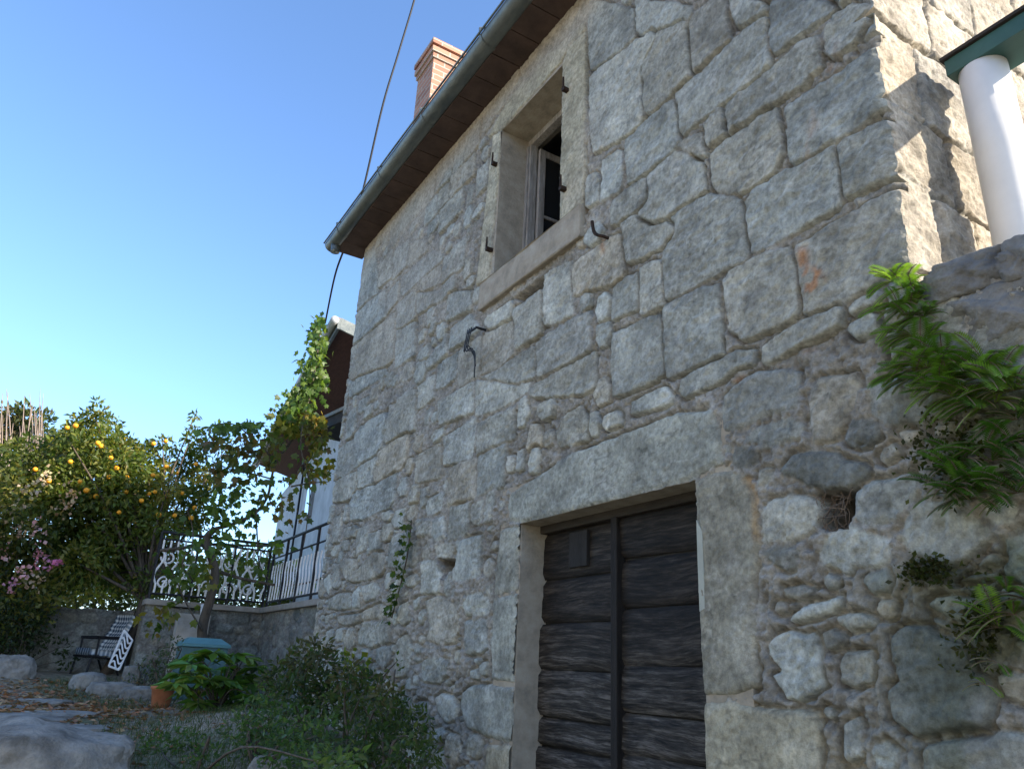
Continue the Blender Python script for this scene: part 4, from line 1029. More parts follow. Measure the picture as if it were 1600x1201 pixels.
tag(part('terrace_floor', lambda b: (box(b, (3.0, 7.9, .3), (9, 11.7, TZ-.1)), box(b, (1.4, 12.1, .3), (9, 16, TZ-.1))), M['concrete'], None), kind='structure')
tag(part('terrace_kerb', lambda b: box(b, (1.28, 11.93, TZ-.088), (2.99, 12.32, TZ-.01), .01), M['concrete'], None), kind='structure')
tag(part('terrace_kerb', lambda b: box(b, (2.85, 8.0, TZ-.088), (3.2, 11.928, TZ-.01), .01), M['concrete'], None), kind='structure')
p = at(258, 1064, y=11.8); p1 = at(308, 1060, y=11.8)
pl = part('plastered_pier', lambda b: (box(b, (p.x, 11.72, .5), (p1.x+.02, 11.97, TZ-.18), .015)), noise_mat('pale_worn_plaster', (.32, .29, .25), (.56, .53, .48), 4, .95, .4), None)
tag(pl, 'pale plastered pier against the terrace wall behind the teal box', 'pier')
pp = part('drain_pipe', lambda b: tube(b, [at(318, 944, y=11.85)+Vector((0, 0, .0)), at(316, 970, y=11.8), at(312, 1020, y=11.75), at(310, 1045, y=11.75)], .035, 8), M['whiteiron'], None, True)
tag(pp, 'thin white pipe running down the wall beside the plastered pier', 'pipe')
def spiral(c, u, r, turns, ph, sgn=1):
    return [c+u*(r*(1-.8*k/22)*math.cos(ph+sgn*turns*2*math.pi*k/22))+Vector((0, 0, r*(1-.8*k/22)*math.sin(ph+sgn*turns*2*math.pi*k/22))) for k in range(23)]
def railing(a, b, z, label, h=.93, style=0, posts=4):
    a = Vector(a); b = Vector(b); L = (b-a).length; u = (b-a)/L
    root = empty('railing', tuple(a+Vector((0, 0, z))), label, 'railing')
    P = lambda s, zz: a+u*s+Vector((0, 0, z+zz))
    for zz, r in ((h, .022), (h-.22 if style else h-.10, .014), (.07, .016)): part('rail', lambda q: tube(q, [P(0, zz), P(L/2, zz), P(L, zz)], r, 6), M['blackiron'], root)
    for k in range(posts): part('post', lambda q: tube(q, [P(L*k/(posts-1), 0), P(L*k/(posts-1), h)], .02, 6), M['blackiron'], root)
    n = int(L/(.14 if style else .095))
    for k in range(n):
        s = (k+.5)*L/n
        def bar(q):
            if style: tube(q, smoothpath([P(s, .08), P(s+.02, .3), P(s-.02, .45), P(s, .6)], 4), .011, 5, False); 
            else:
                A = .045*(1 if k % 2 else -1)
                tube(q, [P(s, .08), P(s, .2)]+[P(s+A*math.sin(t*2*math.pi), .2+.5*t) for t in np.linspace(0, 1, 13)]+[P(s, h-.11)], .016, 5, False)
                if k % 3 == 1: tube(q, spiral(P(s, .22), u, .10, 1.4, 0, 1), .014, 4, False); tube(q, spiral(P(s, .58), u, .10, 1.4, math.pi, 1), .014, 4, False)
        part('baluster', bar, M['whiteiron'], root)
    return root
railing((1.32, 12.02, 0), (2.90, 12.02, 0), TZ, 'white scroll railing in black frame along the terrace edge behind the vines', style=0, posts=4)
railing((2.93, 11.9, 0), (2.93, 8.3, 0), TZ, 'black railing with white bars rising behind the corner of the stone house', style=1, posts=6)

# ------------------------------------------------------------------ cable
cb = [at(508, 505, y=12.3), at(523, 432, y=11.0), at(538, 388, y=10.3), at(556, 335, y=9.9), at(570, 286, y=9.7), at(598, 165, y=9.3), at(622, 85, y=9.1), at(648, -2, y=8.9), at(662, -60, y=8.8), at(700, -320, y=8.4)]
tag(part('overhead_cable', lambda b: tube(b, smoothpath(cb, 6), .017, 6), M['cable'], None, True), 'black twisted overhead cable crossing the sky past the gutter end', 'cable')

# ------------------------------------------------------------------ trees and shrubs of the yard
def trunk(b, pts, r): tube(b, smoothpath(pts, 5), list(np.interp(np.linspace(0, 1, (len(pts)-1)*5+1), np.linspace(0, 1, len(r)), r)), 8)
def branches(b, base, targets, r):
    for t in targets:
        t = Vector(t); mid = (base+t)/2+Vector((random.uniform(-.15, .15), random.uniform(-.15, .15), random.uniform(.0, .25)))
        tube(b, smoothpath([base, mid, t], 4), list(np.linspace(r, r*.2, 9)), 5)
# orange tree
cl = []
for px, py, r in ((150, 650, 16), (162, 672, 20), (150, 700, 32), (185, 725, 36), (120, 715, 30), (95, 735, 30), (215, 735, 30), (140, 750, 42), (180, 775, 44), (110, 785, 36), (225, 775, 40), (150, 815, 44), (195, 825, 48), (110, 835, 34),
                  (240, 820, 42), (265, 765, 36), (300, 680, 16), (305, 700, 22), (290, 725, 26), (315, 735, 26), (260, 722, 20), (300, 775, 34), (285, 815, 34), (160, 865, 40), (210, 870, 44), (120, 880, 34), (255, 860, 36), (310, 810, 24), (190, 700, 16), (75, 770, 28),
                  (170, 900, 26), (225, 905, 26), (130, 690, 18), (330, 760, 22), (105, 676, 18), (120, 668, 16), (240, 700, 16), (260, 695, 16), (158, 635, 8), (300, 655, 8), (200, 690, 10), (225, 700, 12), (345, 700, 14), (88, 700, 16)):
    for _ in range(2):
        y = random.uniform(12.7, 14.6); p = at(px+random.uniform(-8, 8), py+random.uniform(-8, 8), y=y); cl.append((tuple(p), r/1234*y*(1.12 if px < 235 else .8)))
tb = Vector((1.05, 13.15, 1.0))
tree = empty('orange_tree', tuple(tb), 'dense dark green orange tree dotted with ripe fruit behind the lounge chair', 'tree')
P, Dd, I = cloud(cl, 230)
leaves('crown', P, Dd, .105, .42, mixcol([(.085, .125, .028), (.115, .155, .034), (.06, .095, .022), (.17, .19, .042), (.22, .21, .05)], I, len(P)), M['leaf'], tree, droop=.3)
def ot(b):
    f = at(226, 935, y=13.0); f2 = at(236, 905, y=13.1); trunk(b, [tb, Vector((f.x-.05, 13.0, f.z-.4)), f, f2], [.085, .075, .065, .05])
    branches(b, f, [c for c, r in cl[::3]], .035)
part('trunk', ot, M['bark'], tree, True)
for px, py in ((153, 692), (158, 697), (105, 668), (118, 665), (173, 715), (182, 731), (198, 745), (55, 733), (197, 768), (135, 766), (76, 751), (125, 752), (239, 742), (260, 729), (306, 725), (276, 739), (240, 693), (259, 689), (221, 782), (242, 768), (262, 774), (285, 770), (304, 793), (273, 805), (248, 804), (299, 809), (233, 771), (110, 721), (150, 775), (186, 800), (210, 815), (170, 745)):
    y = random.uniform(12.5, 12.95); p = at(px, py, y=y)
    def fr(b, p=p):
        r = bmesh.ops.create_icosphere(b, subdivisions=2, radius=random.uniform(.032, .044))
        for v in r['verts']: v.co = Vector((v.co.x, v.co.y, v.co.z*.95))+p
    part('orange', fr, M['orange'], tree, True)
# bougainvillea-like shrub at the far left
cl = []
for px, py, r in ((20, 720, 34), (60, 735, 34), (15, 770, 40), (60, 785, 38), (30, 830, 44), (80, 830, 34), (20, 880, 44), (70, 885, 40), (110, 900, 30), (40, 935, 44), (95, 760, 24), (-40, 800, 60), (-50, 880, 60), (45, 700, 20), (-20, 730, 40), (-30, 950, 60), (10, 960, 40)):
    y = random.uniform(12.6, 14.0); cl.append((tuple(at(px, py, y=y)), r/1234*y*1.15))
bs = empty('flowering_shrub', (-.6, 13.2, .9), 'sprawling shrub with pink and pale blossoms at the left edge', 'shrub')
P, Dd, I = cloud(cl, 230)
leaves('foliage', P, Dd, .095, .55, mixcol([(.07, .10, .024), (.10, .125, .03), (.045, .07, .018), (.17, .17, .04)], I, len(P)), M['leaf'], bs, droop=.2)
PB = []; CB = []
for px, py, r, c in ((62, 865, 9, (.62, .30, .46)), (68, 882, 10, (.60, .26, .44)), (20, 916, 8, (.60, .28, .44)), (36, 895, 9, (.62, .36, .40)), (55, 905, 9, (.60, .45, .40)), (30, 830, 12, (.58, .42, .34)), (62, 828, 12, (.60, .38, .38)), (90, 880, 5, (.58, .18, .42)), (48, 765, 13, (.55, .42, .30)), (100, 790, 12, (.5, .34, .22)), (75, 745, 10, (.52, .42, .28)), (25, 790, 12, (.52, .40, .30)), (110, 770, 9, (.5, .32, .2)), (5, 860, 10, (.58, .35, .38))):
    y = random.uniform(12.3, 12.8); n = int(26); q = np.array([at(px+RNG.normal()*r*.75, py+RNG.normal()*r*.75, y=y+RNG.normal()*.1) for _ in range(n)]); PB.append(q); CB.append(np.tile(c, (n, 1)))
PB = np.concatenate(PB); leaves('blossoms', PB, RNG.normal(size=(len(PB), 3)), .06, .9, np.concatenate(CB), M['petal'], bs, PETAL)
part('stems', lambda b: branches(b, Vector((-.3, 13.3, .9)), [c for c, r in cl], .03), M['bark'], bs, True)
# dark evergreen at the left edge, in front of the wall
def bush(name, lab, cat, clumps, per, size, width, cols, m='leaf', tpl=OVAL, base=None, group=None, droop=.1, stemr=.012, stemm='bark', flat=.8):
    c0 = np.mean([c for c, r in clumps], 0); zb = base if base is not None else Gz(c0[0], c0[1])-.03
    e = empty(name, (c0[0], c0[1], zb), lab, cat, group)
    P, Dd, I = cloud(clumps, per, flat); leaves('foliage', P, Dd, size, width, mixcol(cols, I, len(P)), M[m], e, tpl, droop=droop)
    part('stems', lambda b: branches(b, Vector((c0[0], c0[1], zb)), [c for c, r in clumps], stemr), M[stemm], e, True)
    return e
def pxcl(lst, y0, y1, f=1.15):
    o = []
    for px, py, r in lst: y = random.uniform(y0, y1); o.append((tuple(at(px, py, y=y)), r/1234*y*f))
    return o
DK = [(.022, .04, .014), (.03, .052, .018), (.04, .062, .02)]
bush('evergreen_shrub', 'dark shaded evergreen shrub against the garden wall at the left edge', 'shrub', pxcl([(10, 960, 36), (30, 985, 34), (-20, 980, 50), (50, 1000, 22), (15, 1010, 30), (60, 965, 24), (-40, 930, 50), (95, 1010, 14), (105, 1030, 14)], 12.4, 13.0), 130, .07, .45, DK, base=1.0)
bush('sunlit_shrub', 'yellow green sunlit shrub beyond the scroll railing', 'shrub', pxcl([(375, 880, 24), (400, 870, 22), (350, 890, 22), (420, 890, 20), (395, 895, 24), (330, 885, 20)], 16.5, 18, 1.2), 90, .12, .5, [(.16, .17, .03), (.12, .15, .03), (.20, .19, .04)], base=1.9)
bush('sunlit_shrub', 'sunlit yellow low shrub beyond the garden wall under the orange tree', 'shrub', pxcl([(115, 925, 18), (140, 920, 18), (165, 922, 14), (185, 900, 12), (95, 935, 14), (215, 915, 12)], 15.5, 16.5, 1.2), 90, .12, .5, [(.22, .20, .04), (.16, .17, .03), (.26, .22, .05)], base=1.2)  # the yellow of the sunlight is put into these leaf colours
bush('hedge', 'broken olive green hedge far behind the terrace railing', 'hedge', pxcl([(x, 905+random.uniform(-14, 10), 24) for x in range(60, 470, 15)]+[(x, 935, 24) for x in range(40, 470, 20)], 19, 22, 1.25), 70, .14, .5, [(.10, .12, .03), (.07, .10, .028), (.14, .14, .035)], base=1.0)
# tall hedge tree far left with dry canes
cl = pxcl([(15, 650, 18), (40, 648, 18), (65, 655, 14), (25, 680, 24), (55, 685, 24), (5, 690, 30), (80, 700, 20), (30, 715, 26), (-20, 680, 34), (70, 720, 24), (100, 720, 20), (-40, 730, 50), (10, 750, 40), (60, 760, 40), (120, 740, 20)], 19, 21)
bt = bush('background_tree', 'tall bushy tree with bare dry canes at the far left horizon', 'tree', cl, 150, .16, .4, [(.06, .085, .03), (.08, .10, .035), (.11, .10, .05)], base=.8, stemr=.06)
def canes(b):
    for k in range(24):
        px = random.choice((random.uniform(-10, 75), random.uniform(35, 66))); y = random.uniform(18.2, 18.9); top = random.uniform(636, 690) if random.random() < .7 else random.uniform(605, 640)
        a = at(px+random.uniform(-8, 8), 760, y=y); c = at(px+random.uniform(-4, 10), top, y=y); tube(b, smoothpath([a, (a+c)/2+Vector((random.uniform(-.1, .1), 0, 0)), c], 3), [.014, .014, .013, .012, .010, .008, .005], 4)
part('dry_canes', canes, noise_mat('dry_cane', (.20, .15, .12), (.36, .29, .24), 8, .9, .2), bt)

# ------------------------------------------------------------------ grape vine trained from the yard to the neighbour's roof
vine = empty('grape_vine', tuple(at(318, 1050, y=11.2)), 'grape vine trained over wires from the yard up to the neighbouring eaves', 'vine')
VS = [[(322, 1050), (316, 985), (330, 930), (336, 890), (322, 845), (335, 826)], [(335, 826), (365, 818), (400, 800), (418, 775), (424, 748), (432, 720), (455, 690), (475, 650), (490, 590), (500, 520), (503, 500)],
      [(336, 890), (365, 900), (400, 908), (440, 914), (480, 910), (515, 898)], [(250, 860), (290, 855), (335, 850), (378, 852), (420, 852), (430, 845)], [(400, 800), (402, 840), (405, 880), (420, 905)], [(432, 720), (400, 690), (370, 665), (345, 662), (320, 670)],
      [(455, 760), (480, 755), (515, 752)], [(475, 650), (470, 700), (484, 760), (478, 830), (470, 870)], [(300, 905), (285, 880), (300, 850), (300, 820), (290, 790)], [(424, 748), (395, 740), (365, 735), (330, 720)], [(316, 985), (290, 940), (275, 905), (262, 880)]]
NODES = []
def vstems(b):
    for k, s in enumerate(VS):
        y0 = 11.2+(.3 if k in (2, 3) else 0); pts = []
        for i, q in enumerate(s):
            y = y0+(0 if k != 1 else .07*i) + .05*math.sin(i*2+k); pts.append(at(q[0], q[1], y=y))
        sp = smoothpath(pts, 6); r0 = .07 if k == 0 else (.026 if k < 4 else .013)
        tube(b, sp, list(np.linspace(r0, r0*(.7 if k == 0 else .45), len(sp))), 6)
        if k not in (0,): NODES.extend(sp)
part('stems', vstems, M['bark'], vine, True)
PV = []; DV = []; CV = []
def vleaf(px, py, sx, sy, n, cols, y=11.3):
    for _ in range(int(n*1.8)):
        q = at(px+RNG.normal()*sx, py+RNG.normal()*sy, y=y+RNG.normal()*.18); PV.append(q); d = RNG.normal(size=3)*.5+np.array([0, 0, -.8]); DV.append(d); CV.append(cols[RNG.integers(len(cols))])
VG = [(.08, .14, .03), (.11, .17, .035), (.06, .105, .025)]; VY = [(.16, .16, .03), (.20, .16, .03), (.12, .14, .025), (.07, .11, .02)]; VB = [(.10, .11, .03), (.14, .10, .035), (.085, .12, .03)]
for a in ((500, 505, 5, 8, 26, VG, 11.9), (494, 525, 7, 12, 46, VG, 11.9), (500, 545, 8, 10, 40, VG, 11.9), (488, 570, 10, 12, 56, VG, 11.8), (500, 590, 7, 10, 34, VG, 11.8), (478, 600, 9, 12, 50, VG, 11.8), (470, 630, 14, 12, 70, VG, 11.7), (455, 645, 14, 9, 54, VG, 11.7),
          (440, 660, 12, 8, 44, VY, 11.6), (480, 655, 10, 10, 40, VY, 11.5), (495, 665, 9, 8, 34, VY, 11.4), (460, 672, 10, 6, 30, VY, 11.5), (500, 690, 9, 10, 32, VB, 11.4), (490, 715, 8, 12, 26, VY, 11.4), (505, 735, 7, 9, 18, VY, 11.4), (478, 735, 10, 10, 14, VB, 11.3),
          (385, 665, 12, 5, 26, VG, 11.2), (350, 670, 10, 8, 22, VG, 11.2), (330, 690, 10, 10, 26, VB, 11.2), (400, 690, 14, 10, 30, VB, 11.2), (370, 700, 12, 12, 30, VB, 11.2), (345, 730, 14, 12, 34, VB, 11.2), (380, 740, 12, 14, 24, VB, 11.2), (415, 720, 12, 14, 26, VB, 11.2),
          (430, 690, 8, 12, 22, VB, 11.3), (365, 775, 12, 16, 26, VG, 11.2), (340, 790, 12, 16, 30, VG, 11.2), (395, 790, 8, 14, 12, VG, 11.2), (420, 770, 8, 14, 10, VB, 11.2), (440, 800, 10, 14, 10, VB, 11.2), (375, 820, 12, 12, 14, VG, 11.2), (430, 845, 8, 8, 6, VG, 11.2), (350, 845, 12, 14, 18, VG, 11.2),
          (400, 870, 10, 14, 8, VG, 11.2), (330, 905, 10, 10, 12, VY, 11.2), (265, 950, 14, 14, 12, VY, 11.2), (240, 975, 12, 12, 10, VY, 11.2), (310, 860, 14, 14, 20, VG, 11.2), (290, 900, 14, 14, 18, VG, 11.2), (448, 770, 9, 16, 10, VB, 11.3), (468, 800, 9, 12, 7, VB, 11.3)): vleaf(*a)
for s in NODES[::2]:
    PV.append(np.array(s)+RNG.normal(size=3)*.05); DV.append(RNG.normal(size=3)*.5+np.array([0, 0, -.7])); CV.append(VG[RNG.integers(3)])
leaves('foliage', np.array([tuple(q) for q in PV]), np.array(DV), .105, 1.0, np.array(CV), M['leaf'], vine, STAR)
# ivy hanging down the house wall
iv = empty('ivy_strand', tuple(at(618, 950, x=2.36)), 'thin green creeper strand growing up the stone wall left of the door', 'creeper')
path = [at(a, b_, x=2.355) for a, b_ in ((612, 965), (620, 935), (628, 905), (636, 870), (640, 840), (643, 812))]
sp = smoothpath(path, 8); part('stem', lambda b: tube(b, sp, .006, 5), M['bark'], iv)
PI_ = np.array([tuple(random.choice(sp)+Vector((random.uniform(-.06, .0), random.gauss(0, .045), random.gauss(0, .03)))) for _ in range(75)])
leaves('foliage', PI_, RNG.normal(size=(len(PI_), 3))*.5+np.array([-.5, 0, -.5]), .055, .9, [GREENS[i] for i in RNG.integers(0, 4, len(PI_))], M['leaf'], iv, STAR)

# ------------------------------------------------------------------ ferns in the joints of the retaining wall
def fern(label, spots, seed, L=.24, n=7, cols=((.13, .25, .035), (.18, .32, .05), (.08, .17, .025))):
    r = random.Random(seed); V = []; Fc = []; Cc = []
    base = at(*spots[0], x=2.36); e = empty('fern', tuple(base), label, 'fern', None)
    st = bmesh.new(); nv = 0
    for sp_ in spots:
        o = at(sp_[0], sp_[1], x=2.37)
        for k in range(n):
            a = r.uniform(-2.6, 2.6); ln = L*r.uniform(.6, 1.2)
            side = Vector((0, math.sin(a), .45*math.cos(a))); out = Vector((-1, 0, 0))
            d0 = (out*r.uniform(.2, .6)+side*.9+Vector((0, 0, .25))).normalized()
            pts = []; q = o.copy(); d = d0.copy()
            for i in range(21): pts.append(q.copy()); q = q+d*(ln/20); d = (d+Vector((0, 0, -.06))).normalized()
            tube(st, pts, .0016, 3, False); c = np.array(cols[r.randrange(3)])*r.uniform(.75, 1.25)
            lat = d0.cross(Vector((0, 0, 1))); lat = lat.normalized() if lat.length > .1 else Vector((0, 1, 0))
            for i in range(1, 21):
                t = i/20; pl_ = ln*.27*math.sin(math.pi*min(1, .18+.82*(1-t)))**.8*(1.0 if t < .93 else .6)
                fwd = (pts[min(i, 20)]-pts[i-1]).normalized()
                for sg in (-1, 1):
                    tip = (lat*sg+fwd*.55+Vector((0, 0, -.12))).normalized(); b0 = pts[i]; w_ = fwd*(ln/20*.62)
                    q4 = [b0-w_*.5, b0+tip*pl_*.5-w_*.75, b0+tip*pl_, b0+tip*pl_*.45+w_*.7]
                    V += [tuple(x) for x in q4]; Fc.append((nv, nv+1, nv+2, nv+3)); nv += 4; Cc += [c*r.uniform(.85, 1.15)]*4
    link('fronds', npmesh('fronds', V, Fc, np.array(Cc)), M['fern'], e)
    o_ = fb('stalks', st, M['twig'], e)
    return e
fern('bright fern clump catching the sun at the foot of the house corner', [(1412, 450), (1430, 475), (1405, 480), (1445, 495), (1420, 500), (1395, 440), (1425, 525), (1450, 530)], 1, .12, 11)
fern('broad fern clump spreading over the wall below the coping stones', [(1440, 555), (1475, 570), (1430, 590), (1500, 585), (1530, 590), (1470, 610), (1560, 600), (1520, 625), (1585, 610), (1450, 575), (1540, 570), (1490, 620), (1555, 630)], 2, .14, 10)
fern('dark fern clump hanging at the right edge above the bare rubble', [(1540, 700), (1580, 690), (1500, 750), (1560, 745), (1600, 740), (1480, 770), (1530, 770), (1590, 655), (1500, 720), (1550, 720), (1590, 770), (1515, 780)], 3, .14, 8, ((.06, .16, .02), (.09, .21, .028), (.04, .10, .015)))
fern('small low fern tuft at the right edge of the picture', [(1575, 925), (1600, 935), (1560, 980), (1585, 960)], 4, .12, 11)
fern('tiny fern sprig alone on the dark lower stones', [(1540, 1070), (1558, 1035)], 6, .06, 4)
def moss():
    V = []
    for _ in range(900):
        px, py = RNG.choice([0, 1, 2], p=[.4, .3, .3]), 0
        c = ((1480, 700, 60, 50), (1530, 980, 40, 60), (1450, 890, 40, 20))[px]; q = at(c[0]+RNG.normal()*c[2]*.6, c[1]+RNG.normal()*c[3]*.6, x=2.375); V.append(tuple(q))
    o = leaves('moss', V, RNG.normal(size=(len(V), 3))*.6+np.array([-.6, 0, 0]), .022, .6, [(.05, .06, .02)], M['leaf'], None, PETAL, cj=.5); tag(o, kind='stuff')
moss()

# ------------------------------------------------------------------ things in the yard
# lounge chair with a checked cushion
cp = at(140, 1055, y=12.9); cg = Gz(cp.x, cp.y)
chair = empty('lounge_chair', (cp.x, cp.y, cg), 'garden lounge chair with a navy and white checked cushion against the garden wall', 'chair')
ux = Vector((.93, .42, 0)).normalized(); uy = Vector((-ux.y, ux.x, 0)); uz = Vector((0, 0, 1)); co_ = Vector((cp.x-.02, cp.y, cg))
def slab(name, a, b, wd, th, m, nu, nv):
    """padded cushion from a to b (both measured along ux, z), woven check as colour"""
    d = (b-a); L = d.length; d.normalize(); nrm = d.cross(uy)*-1
    V = []; Cc = []; nw_ = 40; nl = int(L/.012)
    for i in range(nl+1):
        for j in range(nw_+1):
            s = i/nl*L; t = (j/nw_-.5)*wd; pf = (1-abs(2*j/nw_-1)**6)*(1-abs(2*i/nl-1)**8)
            V.append(a+d*s+uy*t+nrm*(th*(.35+.65*pf)+.008*math.sin(s*2*math.pi/.14)))
            k = (s/.062) % 1 < .5; l = (t/.062) % 1 < .5
            Cc.append((.62, .62, .58) if not k and not l else ((.03, .05, .075) if k and l else (.22, .26, .28)))
    n0 = len(V); V += [v-nrm*th*1.3 for v in V]; Cc += Cc
    F = gridfaces(nl+1, nw_+1); F2 = gridfaces(nl+1, nw_+1, None, True)+n0
    i = np.arange(n0).reshape(nl+1, nw_+1); rim = []
    for e in (i[0], i[-1], i[:, 0], i[:, -1]):
        rim += [(e[q], e[q+1], e[q+1]+n0, e[q]+n0) for q in range(len(e)-1)]
    return link(name, npmesh(name, [tuple(v) for v in V], np.concatenate([F, F2, np.array(rim)]), np.array(Cc)), M['check'], chair, True)
A0 = co_+uz*.30-ux*.16; A1 = co_+uz*.27+ux*.20; A2 = co_+uz*.82+ux*.40
slab('seat_cushion', A0, A1, .4, .06, None, 1, 1); slab('back_cushion', A1+uz*.03, A2, .4, .06, None, 1, 1)
def chframe(b):
    for s in (-.21, .21):
        o = uy*s
        tube(b, [A0-uz*.05+o, A1-uz*.05+o, A2+o-ux*-.03], .016, 6)
        tube(b, [A0+o-uz*.05+ux*.04, co_+o-ux*.15], .015, 6); tube(b, [A1+o-uz*.05, co_+o+ux*.32], .015, 6)
    for q in (A0-uz*.05, A1-uz*.05, A2): tube(b, [q-uy*.21, q+uy*.21], .014, 6)
part('frame', chframe, M['blackiron'], chair)
for s in (-.23, .23):
    part('armrest', lambda b: (tube(b, [A0+uy*s+uz*.20+ux*.06, A1+uy*s+uz*.24+ux*.02], .022, 6), tube(b, [A0+uy*s+uz*.20+ux*.08, A0+uy*s-uz*.05+ux*.08], .014, 6)), M['blackiron'], chair)
# white wrought iron gate leaning on the wall
gate = empty('leaning_gate', tuple(at(180, 1052, y=12.3)), 'white wavy wrought iron panel leaning beside the checked chair', 'gate')
g00, g10, g11, g01 = at(170, 1040, y=12.25), at(186, 1046, y=12.1), at(207, 1000, y=12.4), at(194, 984, y=12.55)
def gp(u, v): return (g00*(1-u)+g10*u)*(1-v)+(g01*(1-u)+g11*u)*v
for a, b_ in (((0, 0), (1, 0)), ((0, 1), (1, 1)), ((0, 0), (0, 1)), ((1, 0), (1, 1))):
    part('rail', lambda b: tube(b, [gp(*a), gp(*b_)], .014, 5), M['whiteiron'], gate)
for k in range(6):
    v = (k+.5)/6
    part('scroll', lambda b: tube(b, smoothpath([gp(0, v), gp(.25, v+.09), gp(.5, v), gp(.75, v-.09), gp(1, v)], 5), .012, 5, False), M['whiteiron'], gate)
# teal lidded box
bp_ = at(320, 1050, y=10.9); bg_ = Gz(bp_.x, bp_.y); 
tbx = empty('teal_box', (bp_.x, bp_.y, bg_), 'teal sheet metal box with a sloping hipped lid behind the leafy plant', 'box')
lid_p = at(318, 1004, y=10.9)
zt = lid_p.z
def lid(b):
    c = Vector((lid_p.x, 10.9, zt)); w, d = .30, .24
    lo = [b.verts.new(c+Vector((sx*w, sy*d, -.05))) for sx, sy in ((-1, -1), (1, -1), (1, 1), (-1, 1))]
    l2 = [b.verts.new(c+Vector((sx*w, sy*d, -.015))) for sx, sy in ((-1, -1), (1, -1), (1, 1), (-1, 1))]
    hi = [b.verts.new(c+Vector((sx*w*.62, sy*d*.5, .06))) for sx, sy in ((-1, -1), (1, -1), (1, 1), (-1, 1))]
    b.faces.new(lo[::-1]); b.faces.new(hi)
    for A, B_ in ((lo, l2), (l2, hi)):
        for k in range(4): b.faces.new((A[k], A[(k+1) % 4], B_[(k+1) % 4], B_[k]))
part('lid', lid, M['tealbox'], tbx)
part('body', lambda b: box(b, (lid_p.x-.28, 10.69, bg_-.02), (lid_p.x+.28, 11.11, zt-.052), .01), noise_mat('dull_teal_metal', (.06, .12, .13), (.10, .19, .20), 5, .5, .15), tbx)
# terracotta pot with a thin plant
pt = at(250, 1103, y=10.2); pz = Gz(pt.x, pt.y)
pot = empty('flower_pot', (pt.x, pt.y, pz), 'orange terracotta pot standing left of the big leafy plant', 'pot')
def potf(b):
    pr = [(.085, 0), (.10, .03), (.125, .19), (.14, .195), (.142, .235), (.125, .237), (.118, .20)]
    rings = [[b.verts.new((pt.x+r*math.cos(a), pt.y+r*math.sin(a), pz+z)) for a in np.linspace(0, 2*math.pi, 25)[:-1]] for r, z in pr]
    for A, B_ in zip(rings, rings[1:]):
        for k in range(24): b.faces.new((A[k], A[(k+1) % 24], B_[(k+1) % 24], B_[k]))
    b.faces.new(rings[0][::-1]); b.faces.new(rings[-1])
part('bowl', potf, M['terracotta'], pot, True)
part('soil', lambda b: tube(b, [(pt.x, pt.y, pz+.19), (pt.x, pt.y, pz+.212)], .115, 20), M['soil'], pot)
bush('potted_plant', 'thin grey green plant growing in the terracotta pot', 'plant', [((pt.x+random.gauss(0, .10), pt.y+random.gauss(0, .08), pz+.30+random.random()*.42), .11) for _ in range(9)], 170, .055, .4, [(.06, .09, .05), (.08, .11, .06), (.05, .075, .04)], base=pz+.2)
bush('low_plant', 'small pale grey green plant with tiny flowers behind the edging stones', 'plant', pxcl([(215, 1050, 20), (240, 1045, 18), (230, 1065, 20), (205, 1068, 14), (255, 1060, 16)], 10.9, 11.4), 130, .05, .45, [(.06, .09, .05), (.08, .11, .06), (.045, .07, .035), (.16, .17, .14)])
# plant with large pointed leaves
lp = at(335, 1128, y=8.9); lz = Gz(lp.x, lp.y)
big = empty('broadleaf_plant', (lp.x, lp.y, lz), 'bushy plant with big pointed bright green leaves in front of the teal box', 'plant')
PL = []; DL = []; NL = []; tips = []
for px, py in ((290, 1040), (310, 1030), (335, 1026), (365, 1030), (385, 1035), (400, 1050), (280, 1060), (300, 1065), (330, 1055), (355, 1050), (380, 1062), (395, 1075), (290, 1085), (320, 1085), (345, 1080), (370, 1085), (310, 1105), (340, 1105), (365, 1105), (395, 1095), (300, 1045), (350, 1070), (275, 1075), (325, 1070)):
    c = at(px, py-8, y=8.9+random.uniform(-.35, .35)); tips.append(c)
    for k in range(15):
        a = k*2.399+random.random(); d = np.array([math.cos(a), math.sin(a), random.uniform(-.35, .35)]); PL.append(np.array(c)+d*.01); DL.append(d); NL.append((d[0]*.3, d[1]*.3, 1))
leaves('foliage', np.array(PL), np.array(DL), .21, .44, [[(.09, .19, .03), (.13, .25, .04), (.06, .13, .022), (.19, .26, .05)][i] for i in RNG.integers(0, 4, len(PL))], M['glossleaf'], big, OVAL, np.array(NL), droop=.3)
part('stems', lambda b: branches(b, Vector((lp.x, lp.y, lz-.02)), tips, .011), M['bark'], big, True)

# rocks
def stone(px, py, y, s, seed, label, cat='rock', name='rock', rough=.25, bx=.35, dz=0, rz=0.0, m='rock', group=None):
    p = at(px, py, y=y); z = Gz(p.x, p.y)+dz
    return tag(rockmesh(name, (p.x, p.y, z), s, M[m], None, seed, rough, bx, 5, rz), label, cat, group)
stone(60, 1160, 6.4, (.74, .64, .38), 31, 'broad flat grey bedrock outcrop in the bottom left corner', 'rock', 'rock_outcrop',   .24, .5, -.02)
stone(145, 1165, 6.6, (.20, .28, .20), 33, 'pale rounded lump of rock at the right end of the outcrop', 'rock', 'rock', .2, .3, .02)
stone(14, 1052, 12.2, (.30, .26, .28), 34, 'grey boulder at the left edge before the garden wall', 'rock', 'boulder', .22, .3, .02)
stone(135, 1080, 11.3, (.22, .15, .19), 35, 'tall upright edging stone at the left end of the bed', 'edging stone', 'edging_stone', .2, .5, .03, .3, group='stones edging the planting bed')
